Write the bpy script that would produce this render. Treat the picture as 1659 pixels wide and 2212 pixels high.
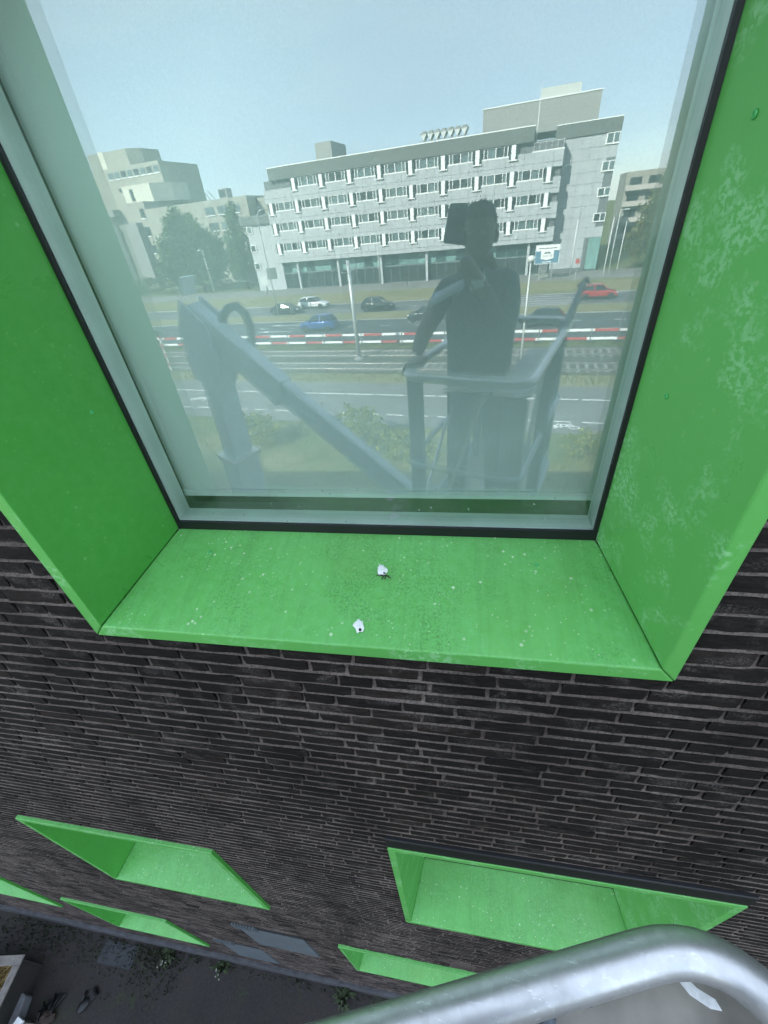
import bpy, bmesh, math, random
from mathutils import Vector, Matrix
from math import radians, sin, cos, pi
random.seed(7)
for o in list(bpy.data.objects): bpy.data.objects.remove(o)
SC = bpy.context.scene
COL = SC.collection

# ------------------------------------------------------------------ camera, sky, sun, exposure
CAMH = 10.0                       # the phone is held about ten metres above the street
RIGHT = Vector((0.98454523, 0.15132759, -0.08815132))
DOWN = Vector((0.01809363, -0.58854621, -0.80826109))
FWD = Vector((-0.17419333, 0.79417462, -0.58218842))
cam_d = bpy.data.cameras.new('camera'); cam = bpy.data.objects.new('camera', cam_d); COL.objects.link(cam)
cam_d.sensor_fit = 'HORIZONTAL'; cam_d.sensor_width = 36.0; cam_d.lens = 36.0 * 882.943 / 1659.0
cam_d.clip_start = 0.004; cam_d.clip_end = 4000
m = Matrix((RIGHT, -DOWN, -FWD)).transposed().to_4x4(); m.translation = (0, 0, CAMH)
cam.matrix_world = m
SC.camera = cam
SUN_EL = radians(33); SUN_AZ = math.atan2(-0.563, 0.823)       # towards the sun: behind the brick building, to the left
W = bpy.data.worlds.new('World'); SC.world = W; W.use_nodes = True
nt = W.node_tree; nt.nodes.clear()
sky = nt.nodes.new('ShaderNodeTexSky'); sky.sky_type = 'NISHITA'; sky.sun_disc = False
sky.sun_elevation = SUN_EL; sky.sun_rotation = SUN_AZ; sky.air_density = .9; sky.dust_density = .25; sky.ozone_density = 1.3
bg = nt.nodes.new('ShaderNodeBackground'); bg.inputs[1].default_value = 0.13
wo = nt.nodes.new('ShaderNodeOutputWorld')
hz = nt.nodes.new('ShaderNodeMix'); hz.data_type = 'RGBA'; hz.inputs[0].default_value = .62      # a thin even veil of high cloud over the clear sky
hz.inputs[7].default_value = (4.0, 4.68, 5.7, 1)
tcw = nt.nodes.new('ShaderNodeTexCoord'); mpw = nt.nodes.new('ShaderNodeMapping'); mpw.inputs['Scale'].default_value = (1.2, 1.2, 4.5); mpw.inputs['Rotation'].default_value = (0, .25, .4)
nsw = nt.nodes.new('ShaderNodeTexNoise'); nsw.inputs['Scale'].default_value = 2.2; nsw.inputs['Detail'].default_value = 6; nsw.inputs['Roughness'].default_value = .6
mrw = nt.nodes.new('ShaderNodeMapRange'); mrw.inputs[1].default_value = .3; mrw.inputs[2].default_value = .7; mrw.inputs[3].default_value = .48; mrw.inputs[4].default_value = .84
nt.links.new(tcw.outputs['Generated'], mpw.inputs[0]); nt.links.new(mpw.outputs[0], nsw.inputs['Vector']); nt.links.new(nsw.outputs[0], mrw.inputs[0]); nt.links.new(mrw.outputs[0], hz.inputs[0])
nt.links.new(sky.outputs[0], hz.inputs[6]); nt.links.new(hz.outputs[2], bg.inputs[0]); nt.links.new(bg.outputs[0], wo.inputs[0])
sd = bpy.data.lights.new('sun', 'SUN'); sd.energy = 4.2; sd.angle = radians(0.5); sd.color = (1, 0.955, 0.89)
sun = bpy.data.objects.new('sun', sd); COL.objects.link(sun)
tosun = Vector((sin(SUN_AZ) * cos(SUN_EL), cos(SUN_AZ) * cos(SUN_EL), sin(SUN_EL)))
sun.rotation_euler = (-tosun).to_track_quat('-Z', 'Y').to_euler()
sun.location = (0, 0, 60)
VS = SC.view_settings; VS.view_transform = 'Standard'; VS.look = 'None'; VS.gamma = 1; VS.exposure = 1.98; VS.use_curve_mapping = False
VS.use_white_balance = False
SC.render.engine = 'CYCLES'
SC.cycles.max_bounces = 8; SC.cycles.transparent_max_bounces = 12; SC.cycles.glossy_bounces = 4; SC.cycles.diffuse_bounces = 3

# ------------------------------------------------------------------ helpers
class MB:
    def __init__(s): s.v = []; s.f = []; s.m = []
    def add(s, vs, fs, mi=0):
        b = len(s.v); s.v += [tuple(p) for p in vs]
        for f in fs: s.f.append(tuple(b + i for i in f)); s.m.append(mi)
        return s
    def box(s, x0, x1, y0, y1, z0, z1, mi=0):
        return s.add([(x0,y0,z0),(x1,y0,z0),(x1,y1,z0),(x0,y1,z0),(x0,y0,z1),(x1,y0,z1),(x1,y1,z1),(x0,y1,z1)],
                     [(0,3,2,1),(4,5,6,7),(0,1,5,4),(1,2,6,5),(2,3,7,6),(3,0,4,7)], mi)
    def bar(s, p0, p1, w, h, up=(0,0,1), mi=0, w1=None, h1=None):
        p0 = Vector(p0); p1 = Vector(p1); d = (p1-p0).normalized(); up = Vector(up)
        x = d.cross(up)
        if x.length < 1e-4: x = d.cross(Vector((0,1,0)))
        x.normalize(); y = x.cross(d); w1 = w1 or w; h1 = h1 or h
        vs = []
        for p, a, b in ((p0,w,h),(p1,w1,h1)):
            vs += [p-x*a/2-y*b/2, p+x*a/2-y*b/2, p+x*a/2+y*b/2, p-x*a/2+y*b/2]
        return s.add(vs, [(0,1,2,3),(7,6,5,4),(0,4,5,1),(1,5,6,2),(2,6,7,3),(3,7,4,0)], mi)
    def tube(s, pts, r, n=10, mi=0, r1=None, closed=False, caps=True):
        pts = [Vector(p) for p in pts]; N = len(pts); vs = []; prev = None
        for i, p in enumerate(pts):
            if closed: d = pts[(i+1)%N]-pts[i-1]
            else: d = pts[min(i+1,N-1)]-pts[max(i-1,0)]
            d.normalize()
            if prev is None:
                x = d.cross(Vector((0,0,1)))
                if x.length < 1e-3: x = d.cross(Vector((0,1,0)))
            else: x = prev - d*prev.dot(d)
            x.normalize(); prev = x; y = d.cross(x)
            rr = r if r1 is None else r+(r1-r)*i/max(1,N-1)
            for k in range(n):
                a = 2*pi*k/n; vs.append(p+x*(cos(a)*rr)+y*(sin(a)*rr))
        fs = []
        for i in range(N if closed else N-1):
            j = (i+1)%N
            for k in range(n): fs.append((i*n+k, i*n+(k+1)%n, j*n+(k+1)%n, j*n+k))
        if caps and not closed: fs += [tuple(range(n))[::-1], tuple((N-1)*n+k for k in range(n))]
        return s.add(vs, fs, mi)
    def lathe(s, prof, n=16, c=(0,0,0), axis='z', mi=0):
        vs = []; fs = []
        for (r, h) in prof:
            for k in range(n):
                a = 2*pi*k/n; p = (r*cos(a), r*sin(a), h)
                if axis == 'y': p = (p[0], p[2], p[1])
                if axis == 'x': p = (p[2], p[0], p[1])
                vs.append((p[0]+c[0], p[1]+c[1], p[2]+c[2]))
        for i in range(len(prof)-1):
            for k in range(n): fs.append((i*n+k, i*n+(k+1)%n, (i+1)*n+(k+1)%n, (i+1)*n+k))
        fs += [tuple(range(n))[::-1], tuple((len(prof)-1)*n+k for k in range(n))]
        return s.add(vs, fs, mi)
    def prism(s, poly, a0, a1, plane='xz', mi=0):
        n = len(poly); vs = []
        for a in (a0, a1):
            for (p, q) in poly: vs.append({'xz':(p,a,q),'xy':(p,q,a),'yz':(a,p,q)}[plane])
        fs = [tuple(range(n))[::-1], tuple(range(n,2*n))]+[(i,(i+1)%n,n+(i+1)%n,n+i) for i in range(n)]
        return s.add(vs, fs, mi)
    def ball(s, c, rx, ry=None, rz=None, n=10, m=7, mi=0, jit=0, rnd=random):
        ry = ry or rx; rz = rz or rx; vs = []; fs = []
        for i in range(m+1):
            t = pi*i/m
            for k in range(n):
                a = 2*pi*k/n; j = 1+(rnd.random()-.5)*jit
                vs.append((c[0]+rx*sin(t)*cos(a)*j, c[1]+ry*sin(t)*sin(a)*j, c[2]+rz*cos(t)*j))
        for i in range(m):
            for k in range(n): fs.append((i*n+k,(i+1)*n+k,(i+1)*n+(k+1)%n,i*n+(k+1)%n))
        return s.add(vs, fs, mi)
    def mesh(s, name, mats, smooth=False, fix=True):
        me = bpy.data.meshes.new(name); me.from_pydata(s.v, [], s.f)
        for mt in (mats if isinstance(mats, (list,tuple)) else [mats]): me.materials.append(mt)
        me.polygons.foreach_set('material_index', s.m)
        if fix:
            bm = bmesh.new(); bm.from_mesh(me); bmesh.ops.recalc_face_normals(bm, faces=bm.faces); bm.to_mesh(me); bm.free()
        if smooth: me.polygons.foreach_set('use_smooth', [True]*len(me.polygons))
        me.update(); return me
    def build(s, name, mats, parent=None, smooth=False, fix=True, bevel=0, seg=2):
        o = link(name, s.mesh(name, mats, smooth, fix), parent)
        if bevel:
            b = o.modifiers.new('bevel','BEVEL'); b.width = bevel; b.segments = seg; b.limit_method = 'ANGLE'; b.angle_limit = radians(35)
            if smooth: pass
        return o
def link(name, me, parent=None, loc=None, rz=None):
    o = bpy.data.objects.new(name, me); COL.objects.link(o)
    if parent: o.parent = parent
    if loc: o.location = loc
    if rz is not None: o.rotation_euler = (0,0,rz)
    return o
def tag(o, label=None, cat=None, group=None, kind=None):
    if label: o['label'] = label
    if cat: o['category'] = cat
    if group: o['group'] = group
    if kind: o['kind'] = kind
    return o
def thing(name, label, cat, loc=(0,0,0), rz=0, group=None):
    o = link(name, None, None, loc, rz); o.empty_display_size = 0.2
    return tag(o, label, cat, group)
def copy_tree(o, parent=None):
    c = o.copy(); COL.objects.link(c); c.parent = parent
    for ch in o.children: copy_tree(ch, c)
    return c
# street frame: the street runs 8.8 degrees off the wall. u = along it, v = away from the brick wall
RZ = radians(8.8)
def S(u, v, z=0.0):
    w = -v; return Vector((u*cos(RZ)-w*sin(RZ), 2+u*sin(RZ)+w*cos(RZ), z))

# ------------------------------------------------------------------ materials
def srgb(*c): return tuple(((x/255)/12.92 if x/255 <= .04045 else ((x/255+.055)/1.055)**2.4) for x in c)
class Nodes:
    def __init__(s, name):
        s.mat = bpy.data.materials.new(name); s.mat.use_nodes = True; s.t = s.mat.node_tree; s.t.nodes.clear()
        s.out = s.n('ShaderNodeOutputMaterial')
    def n(s, ty, **kw):
        nd = s.t.nodes.new(ty)
        for k, v in kw.items(): setattr(nd, k, v)
        return nd
    def l(s, a, b): s.t.links.new(a, b)
    def coord(s, kind='Object', scale=(1,1,1), rot=(0,0,0)):
        tc = s.n('ShaderNodeTexCoord'); mp = s.n('ShaderNodeMapping'); mp.inputs['Scale'].default_value = scale; mp.inputs['Rotation'].default_value = rot
        if kind == 'World':
            g = s.n('ShaderNodeNewGeometry'); s.l(g.outputs['Position'], mp.inputs[0])
        else: s.l(tc.outputs[kind], mp.inputs[0])
        return mp.outputs[0]
    def noise(s, vec, scale, detail=4, rough=.55, dist=0):
        nd = s.n('ShaderNodeTexNoise'); nd.inputs['Scale'].default_value = scale; nd.inputs['Detail'].default_value = detail
        nd.inputs['Roughness'].default_value = rough; nd.inputs['Distortion'].default_value = dist; s.l(vec, nd.inputs['Vector']); return nd.outputs[0]
    def ramp(s, fac, stops):
        nd = s.n('ShaderNodeValToRGB'); cr = nd.color_ramp
        while len(cr.elements) < len(stops): cr.elements.new(.5)
        for e, (p, c) in zip(cr.elements, stops):
            e.position = p; e.color = (c if isinstance(c, tuple) else (c,c,c))[:3]+(1,)
        s.l(fac, nd.inputs[0]); return nd.outputs[0]
    def mix(s, fac, a, b, mode='MIX'):
        nd = s.n('ShaderNodeMix', data_type='RGBA', blend_type=mode)
        for sock, val in ((nd.inputs[0], fac), (nd.inputs[6], a), (nd.inputs[7], b)):
            if isinstance(val, (int, float)): sock.default_value = val
            elif isinstance(val, tuple): sock.default_value = val[:3]+(1,)
            else: s.l(val, sock)
        return nd.outputs[2]
    def math(s, op, a, b=0.0, c=0.0):
        nd = s.n('ShaderNodeMath', operation=op)
        for i, val in enumerate((a, b, c)):
            if isinstance(val, (int, float)): nd.inputs[i].default_value = val
            else: s.l(val, nd.inputs[i])
        return nd.outputs[0]
    def bsdf(s, col, rough=.6, metal=0, bump=None, bstr=.3, bdist=.01, spec=.5, alpha=None):
        b = s.n('ShaderNodeBsdfPrincipled')
        for key, val in (('Base Color',col),('Roughness',rough),('Metallic',metal),('Specular IOR Level',spec)):
            if isinstance(val, (int, float)): b.inputs[key].default_value = val
            elif isinstance(val, tuple): b.inputs[key].default_value = val[:3]+(1,)
            else: s.l(val, b.inputs[key])
        if bump is not None:
            bp = s.n('ShaderNodeBump'); bp.inputs['Strength'].default_value = bstr; bp.inputs['Distance'].default_value = bdist
            s.l(bump, bp.inputs['Height']); s.l(bp.outputs[0], b.inputs['Normal'])
        return b.outputs[0]
    def done(s, sh): s.l(sh, s.out.inputs[0]); return s.mat
_cache = {}
def plain(name, col, rough=.6, metal=0, var=.12, scale=6, spec=.5, kind='Object', bump=0):
    """a solid colour with slight noise variation"""
    key = name
    if key in _cache: return _cache[key]
    N = Nodes(name); v = N.coord(kind); f = N.noise(v, scale, 5)
    lo = tuple(c*(1-var) for c in col); hi = tuple(min(1, c*(1+var)) for c in col)
    c = N.ramp(f, [(.3, lo), (.7, hi)])
    _cache[key] = N.done(N.bsdf(c, rough, metal, bump=f if bump else None, bstr=bump, spec=spec)); return _cache[key]

def mat_green():
    N = Nodes('green_coated_steel'); v = N.coord('World')
    g = N.n('ShaderNodeNewGeometry'); sn = N.n('ShaderNodeSeparateXYZ'); N.l(g.outputs['True Normal'], sn.inputs[0])
    flat = N.math('GREATER_THAN', sn.outputs[2], .6)               # upward faces: painted sill light, droplets and grime
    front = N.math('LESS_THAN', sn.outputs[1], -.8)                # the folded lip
    right = N.math('LESS_THAN', sn.outputs[0], -.6)                # right reveal, painted lighter as if facing brighter sky
    big = N.noise(v, 2.2, 4, .6); fine = N.noise(v, 90, 6, .7); mid = N.noise(v, 6, 5, .6, .6)
    base = N.ramp(big, [(.3, (.050,.268,.036)), (.7, (.064,.312,.048))])
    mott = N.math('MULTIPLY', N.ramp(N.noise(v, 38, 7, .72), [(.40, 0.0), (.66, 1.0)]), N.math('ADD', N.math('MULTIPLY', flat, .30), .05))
    base = N.mix(mott, base, (.16,.42,.15))
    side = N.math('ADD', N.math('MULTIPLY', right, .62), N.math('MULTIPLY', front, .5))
    base = N.mix(side, base, (.150,.475,.118))  # lip and right reveal lightened: brighter light put into the base colour
    base = N.mix(N.math('MULTIPLY', flat, .80), base, N.ramp(N.noise(v, 1.7, 5, .65), [(.3, (.120,.410,.092)), (.7, (.158,.480,.120))]))  # sill gets a lighter green, standing in for stronger light from above
    base = N.mix(mott, base, (.18,.52,.18))
    # chalky drying marks on the lip and the right reveal
    drops = N.ramp(N.noise(v, 95, 4, .6, .3), [(.46, 0.0), (.55, 1.0)])
    zone = N.ramp(N.noise(v, 6.5, 5, .65), [(.49, 0.0), (.60, 1.0)])
    where = N.math('ADD', N.math('MULTIPLY', front, .55), N.math('MULTIPLY', right, .62))
    base = N.mix(N.math('MULTIPLY', N.math('MULTIPLY', drops, zone), where), base, (.30,.60,.30))
    # dried droplets, mostly on the sill
    for sc, th, seed, amt in ((40, .19, 0, .9), (80, .20, 3, .75), (22, .13, 5, .95)):
        vo = N.n('ShaderNodeTexVoronoi'); vo.inputs['Scale'].default_value = sc
        off = N.n('ShaderNodeMapping'); off.inputs['Location'].default_value = (seed, seed*.37, seed*1.3); N.l(v, off.inputs[0]); N.l(off.outputs[0], vo.inputs['Vector'])
        spot = N.ramp(vo.outputs['Distance'], [(th*.55, 1.0), (th, 0.0)])
        sel = N.ramp(N.noise(v, 3.5+seed, 3), [(.46, 0.0), (.56, 1.0)])
        sx = N.n('ShaderNodeSeparateColor'); N.l(vo.outputs['Color'], sx.inputs[0])
        sel = N.math('MULTIPLY', N.math('MULTIPLY', sel, N.math('GREATER_THAN', sx.outputs[0], .55)), N.math('ADD', N.math('MULTIPLY', flat, .85), .15))
        base = N.mix(N.math('MULTIPLY', N.math('MULTIPLY', spot, sel), amt), base, (.58,.72,.46))
    # grime on the sill
    gr = N.math('MULTIPLY', N.ramp(N.noise(v, 5, 6, .7), [(.42, 0.0), (.62, 1.0)]), N.ramp(N.noise(v, 150, 4, .7), [(.46, 0.0), (.60, 1.0)]))
    base = N.mix(N.math('MULTIPLY', N.math('MULTIPLY', gr, flat), .55), base, (.045,.15,.035))
    stk = N.math('MULTIPLY', N.ramp(N.noise(N.coord('World', (55,3.0,3.0)), 1, 4, .6), [(.50, 0.0), (.66, 1.0)]), flat)
    base = N.mix(N.math('MULTIPLY', stk, .26), base, (.085,.26,.06))
    yel = N.math('MULTIPLY', N.ramp(N.noise(v, 2.1, 5, .6), [(.5, 0.0), (.7, .45)]), flat)
    base = N.mix(yel, base, (.13,.34,.07))
    rough = N.ramp(mid, [(.3, .26), (.7, .42)])
    return N.done(N.bsdf(base, rough, 0, bump=fine, bstr=.06, bdist=.002, spec=.45))
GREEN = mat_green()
def mat_brick():
    N = Nodes('dark_handmade_brick'); v = N.coord('World'); g = N.n('ShaderNodeNewGeometry')
    per = g.outputs['Random Per Island']
    oi = N.n('ShaderNodeObjectInfo')
    pr = N.math('FRACT', N.math('ADD', per, oi.outputs['Random']))
    base = N.ramp(pr, [(0, (.0082,.0064,.0057)), (.35, (.0138,.0105,.0092)), (.7, (.0098,.0080,.0075)), (1, (.0190,.0138,.0117))])
    st = N.noise(N.coord('World', (30, 30, 110), (0, .6, 0)), 1.0, 5, .65)
    base = N.mix(.8, base, N.ramp(st, [(.3, (.25,.25,.25)), (.7, (1.9,1.85,1.8))]), 'MULTIPLY')
    pat = N.noise(v, 9, 5, .6, .8); spk = N.noise(v, 160, 5, .75)
    eff = N.math('MULTIPLY', N.ramp(pat, [(.48, 0.0), (.60, 1.0)]), N.ramp(spk, [(.46, 0.0), (.58, 1.0)]))
    eff = N.math('MULTIPLY', eff, N.ramp(N.noise(N.coord('World', (5, 5, 17)), 1, 1), [(.42, .0), (.58, 1.0)]))
    base = N.mix(N.math('MULTIPLY', eff, .5), base, (.15,.132,.118))
    wet = N.ramp(N.noise(N.coord('World', (1.5,1.5,.45)), 1, 5, .65, .6), [(.36, .52), (.62, 1.18)])
    base = N.mix(1.0, base, wet, 'MULTIPLY')
    hb = N.math('ADD', st, N.math('MULTIPLY', spk, .6))
    return N.done(N.bsdf(base, .85, 0, bump=hb, bstr=.8, bdist=.005, spec=.18))
BRICK = mat_brick()
def mat_mortar():
    N = Nodes('pale_mortar'); v = N.coord('World')
    n1 = N.noise(v, 120, 6, .75); n2 = N.noise(v, 5, 4)
    c = N.mix(N.ramp(n2, [(.35, 0.0), (.65, 1.0)]), (.128,.099,.085), (.185,.149,.129))
    c = N.mix(N.ramp(n1, [(.38, .85), (.56, 0.0)]), c, (.055,.048,.047))
    c = N.mix(1.0, c, N.ramp(N.noise(N.coord('World', (1.5,1.5,.45)), 1, 5, .65, .6), [(.36, .55), (.62, 1.15)]), 'MULTIPLY')
    return N.done(N.bsdf(c, .95, 0, bump=n1, bstr=.9, bdist=.005, spec=.1))
MORTAR = mat_mortar()
def mat_brickflat():
    N = Nodes('dark_brickwork'); v = N.coord('World', (1,1,1), (radians(90),0,0))
    b = N.n('ShaderNodeTexBrick'); b.inputs['Scale'].default_value = 1; b.inputs['Brick Width'].default_value = .222; b.inputs['Row Height'].default_value = .0615
    b.inputs['Mortar Size'].default_value = .006; b.inputs['Color1'].default_value = (.02,.018,.019,1); b.inputs['Color2'].default_value = (.032,.027,.027,1); b.inputs['Mortar'].default_value = (.2,.18,.17,1)
    N.l(v, b.inputs['Vector']); return N.done(N.bsdf(b.outputs[0], .85))
BRICKFLAT = mat_brickflat()
def mat_glass(name, refl, tint, dirt_haze=0.0):
    N = Nodes(name)
    tr = N.n('ShaderNodeBsdfTransparent'); tr.inputs[0].default_value = tint+(1,)
    gl = N.n('ShaderNodeBsdfGlossy'); gl.inputs['Roughness'].default_value = 0.0; gl.inputs[0].default_value = (.97,1.0,1.0,1)
    fr = N.n('ShaderNodeFresnel'); fr.inputs[0].default_value = 1.5
    f = N.math('ADD', N.math('MULTIPLY', fr.outputs[0], .8), refl)
    mx = N.n('ShaderNodeMixShader'); N.l(f, mx.inputs[0]); N.l(tr.outputs[0], mx.inputs[1]); N.l(gl.outputs[0], mx.inputs[2])
    sh = mx.outputs[0]
    if dirt_haze:
        # dirt film, drop marks and run-off streaks; its thickening downwards paints a hazy veil
        v = N.coord('World'); geo = N.n('ShaderNodeNewGeometry'); sp = N.n('ShaderNodeSeparateXYZ'); N.l(geo.outputs['Position'], sp.inputs[0])
        streak = N.noise(N.coord('World', (28, 1, 1.2)), 1.0, 5, .6)
        film = N.math('ADD', N.ramp(N.noise(v, 2.5, 4), [(.3, .75), (.7, 1.1)]), N.ramp(streak, [(.4, -.08), (.75, .25)]))
        low = N.n('ShaderNodeMapRange'); low.interpolation_type = 'SMOOTHERSTEP'; low.inputs[1].default_value = CAMH+.25; low.inputs[2].default_value = CAMH-.72; low.inputs[3].default_value = .22; low.inputs[4].default_value = 1.0
        N.l(sp.outputs[2], low.inputs[0])
        fac = N.math('MULTIPLY', N.math('MULTIPLY', film, low.outputs[0]), dirt_haze)
        vo = N.n('ShaderNodeTexVoronoi'); vo.inputs['Scale'].default_value = 55; N.l(v, vo.inputs['Vector'])
        sx = N.n('ShaderNodeSeparateColor'); N.l(vo.outputs['Color'], sx.inputs[0])
        spot = N.math('MULTIPLY', N.ramp(vo.outputs['Distance'], [(.10, 1.0), (.16, 0.0)]), N.math('GREATER_THAN', sx.outputs[0], .8))
        lowsp = N.n('ShaderNodeMapRange'); lowsp.inputs[1].default_value = CAMH-.55; lowsp.inputs[2].default_value = CAMH-.7; N.l(sp.outputs[2], lowsp.inputs[0])
        fac = N.math('ADD', fac, N.math('MULTIPLY', N.math('MULTIPLY', spot, lowsp.outputs[0]), .45))
        df = N.n('ShaderNodeBsdfDiffuse'); df.inputs[0].default_value = (.62,.66,.63,1)
        m2 = N.n('ShaderNodeMixShader'); N.l(fac, m2.inputs[0]); N.l(sh, m2.inputs[1]); N.l(df.outputs[0], m2.inputs[2]); sh = m2.outputs[0]
    return N.done(sh)
GLASS1 = mat_glass('coated_window_glass', .10, (.925,.985,.955), .02)
GLASS2 = mat_glass('inner_window_glass', .075, (.935,.985,.96))
GLASSE = mat_glass('pane_edge', -.032, (.96,.99,.98))
BLACK = plain('black_rubber', (.006,.0065,.007), .45, var=.3)
FRAMEW = plain('pale_aluminium_frame', (.86,.87,.86), .45)
def mat_blind():
    # blind whose opacity grows at a slant, painting a light falloff that brightens downwards
    N = Nodes('light_graded_blind'); v = N.coord('World'); lw = N.n('ShaderNodeLayerWeight'); lw.inputs[0].default_value = .5
    n = N.noise(v, 320, 2); c = N.ramp(n, [(.3, (.78,.79,.77)), (.7, (.88,.88,.86))])
    op = N.n('ShaderNodeMapRange'); op.inputs[1].default_value = 0.0; op.inputs[2].default_value = .11; op.inputs[3].default_value = .47; op.inputs[4].default_value = .97; N.l(lw.outputs['Facing'], op.inputs[0])
    d = N.n('ShaderNodeBsdfDiffuse'); N.l(c, d.inputs[0]); t = N.n('ShaderNodeBsdfTransparent'); m = N.n('ShaderNodeMixShader'); N.l(op.outputs[0], m.inputs[0]); N.l(t.outputs[0], m.inputs[1]); N.l(d.outputs[0], m.inputs[2])
    return N.done(m.outputs[0])
BLIND = mat_blind()
ROOM = plain('dim_room', (.03,.034,.032), .9)
SCREW = plain('painted_screw', (.07,.42,.11), .3)
DARKHOLE = plain('dark_recess', (.01,.015,.01), .6)

# ------------------------------------------------------------------ the brick building
GLY, BRY, LIPY = 1.0, 0.658, 0.637        # glass, brick face, sleeve lip: distance from the phone
BLD = thing('brick_building', 'dark brick building with green steel window surrounds, seen steeply from above', 'building')
# windows: outer x0,x1,z0,z1 of the steel sleeve at the lip
WINS = [(-1.072, .518, -.953, .560), (-.3115, 1.280, -4.207, -2.557), (-3.10, -1.54, -4.80, -3.27),
        (-5.14, -3.55, -8.67, -7.00), (-7.20, -5.61, -7.80, -6.32), (-1.13, .46, -7.60, -6.07)]
WLAB = ['large green window surround nearest the camera, its pane reflecting the street',
        'lower green window surround above the steel rail', 'green window surround at lower left, seen at an angle',
        'small far green window surround just above the paving', 'green window surround cut by the left picture edge',
        'far green window surround half hidden behind the steel rail']
VENTS = [(-2.38, -1.54, -7.20, -6.13), (-3.20, -2.50, -8.95, -7.79)]
HOLES = [(x0+.004, x1-.004, z0+.004, z1-.004) for (x0,x1,z0,z1) in WINS] + VENTS
def solid_strip(name, O, I, G, B, mats, parent, bevel=.004):
    """closed folded-sheet solid between two end sections; each argument = (end a, end b)"""
    vs = [O[0], I[0], G[0], B[0], O[1], I[1], G[1], B[1]]
    mb = MB(); mb.add(vs, [(0,1,2,3),(7,6,5,4),(0,4,5,1),(1,5,6,2),(2,6,7,3),(3,7,4,0)])
    return mb.build(name, mats, parent, bevel=bevel)
def build_window(i, x0, x1, z0, z1):
    z0 += CAMH; z1 += CAMH
    a = .0385; fl = .077; g = .0012
    xi0, xi1, zi0, zi1 = x0+a, x1-a, z0+.044, z1-.044
    xg0, xg1, zg0, zg1 = xi0+fl, xi1-fl, zi0+.0915, zi1-.06
    # the fixed dark frame round the pane is the part itself
    mb = MB(); t = .011
    for (p, q, r, s_) in ((xg0, xg1, zg0, zg0+.031), (xg0, xg1, zg1-.02, zg1), (xg0, xg0+t, zg0+.031, zg1-.02), (xg1-t, xg1, zg0+.031, zg1-.02)):
        mb.box(p, q, GLY-.006, GLY+.004, r, s_)
    w = mb.build('window', BLACK, BLD); tag(w, WLAB[i])
    def P(x, y, z): return (x, y, z)
    by = .76
    e = g
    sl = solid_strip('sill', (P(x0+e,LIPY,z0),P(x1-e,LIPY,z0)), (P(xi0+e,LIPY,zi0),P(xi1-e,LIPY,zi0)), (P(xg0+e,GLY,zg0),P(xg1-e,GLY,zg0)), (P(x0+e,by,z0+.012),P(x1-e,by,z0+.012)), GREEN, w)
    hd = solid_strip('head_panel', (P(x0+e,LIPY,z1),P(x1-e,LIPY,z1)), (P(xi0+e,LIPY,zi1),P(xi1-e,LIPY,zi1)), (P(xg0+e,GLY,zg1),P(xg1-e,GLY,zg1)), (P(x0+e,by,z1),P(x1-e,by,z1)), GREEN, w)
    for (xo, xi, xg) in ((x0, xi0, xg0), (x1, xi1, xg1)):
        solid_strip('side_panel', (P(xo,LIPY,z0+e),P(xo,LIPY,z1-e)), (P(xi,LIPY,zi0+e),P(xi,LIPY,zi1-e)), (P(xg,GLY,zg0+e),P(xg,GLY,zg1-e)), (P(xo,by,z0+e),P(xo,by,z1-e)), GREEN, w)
    # deep pale inner frame behind the pane
    fx0, fx1, fz0, fz1 = xg0+t, xg1-t, zg0+.034, zg1-.02
    fr = MB(); y0, y1 = GLY+.006, GLY+.072
    for (p, q, r, s_) in ((fx0-.05, fx1+.05, fz0-.05, fz0), (fx0-.05, fx1+.05, fz1, fz1+.05), (fx0-.05, fx0, fz0, fz1), (fx1, fx1+.05, fz0, fz1)):
        fr.box(p, q, y0, y1, r, s_)
    fr.build('inner_frame', FRAMEW, w)
    for nm, y, gm in (('outer_pane', GLY, GLASS1), ('inner_pane', GLY+.026, GLASS2)):
        mb = MB(); mb.add([(fx0-.004,y,fz0-.006),(fx1+.004,y,fz0-.006),(fx1+.004,y,fz1),(fx0-.004,y,fz1)], [(0,1,2,3)])
        mb.add([(fx0-.004,y+.005,fz0-.006),(fx1+.004,y+.005,fz0-.006),(fx1+.004,y+.005,fz1),(fx0-.004,y+.005,fz1)], [(0,1,2,3)], 1)
        mb.build(nm, [gm, GLASSE], w, fix=False)
    # roller blind with a heavier bottom bar
    bz = CAMH-.742 if i == 0 else zg0+.3
    bl = MB(); nx = 40
    for k in range(nx):
        xa = fx0-.015+(fx1-fx0+.03)*k/nx; xb = fx0-.015+(fx1-fx0+.03)*(k+1)/nx
        ya = GLY+.098+.0012*sin(xa*9); yb = GLY+.098+.0012*sin(xb*9)
        bl.add([(xa,ya,bz+.02),(xb,yb,bz+.02),(xb,yb,fz1),(xa,ya,fz1)], [(0,1,2,3)])
    b = bl.build('roller_blind', BLIND, w, smooth=True, fix=False)
    MB().box(fx0-.012, fx1+.012, GLY+.088, GLY+.106, bz, bz+.026).build('blind_bar', plain('blind_bar', (.86,.86,.85), .5), w, bevel=.003)
    # countersunk screws
    sm = MB().lathe([(.0065,0),(.0060,.0016),(.0045,.0026),(.0028,.0022),(.0024,.0008)], 14).mesh('screw', SCREW, True)
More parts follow.
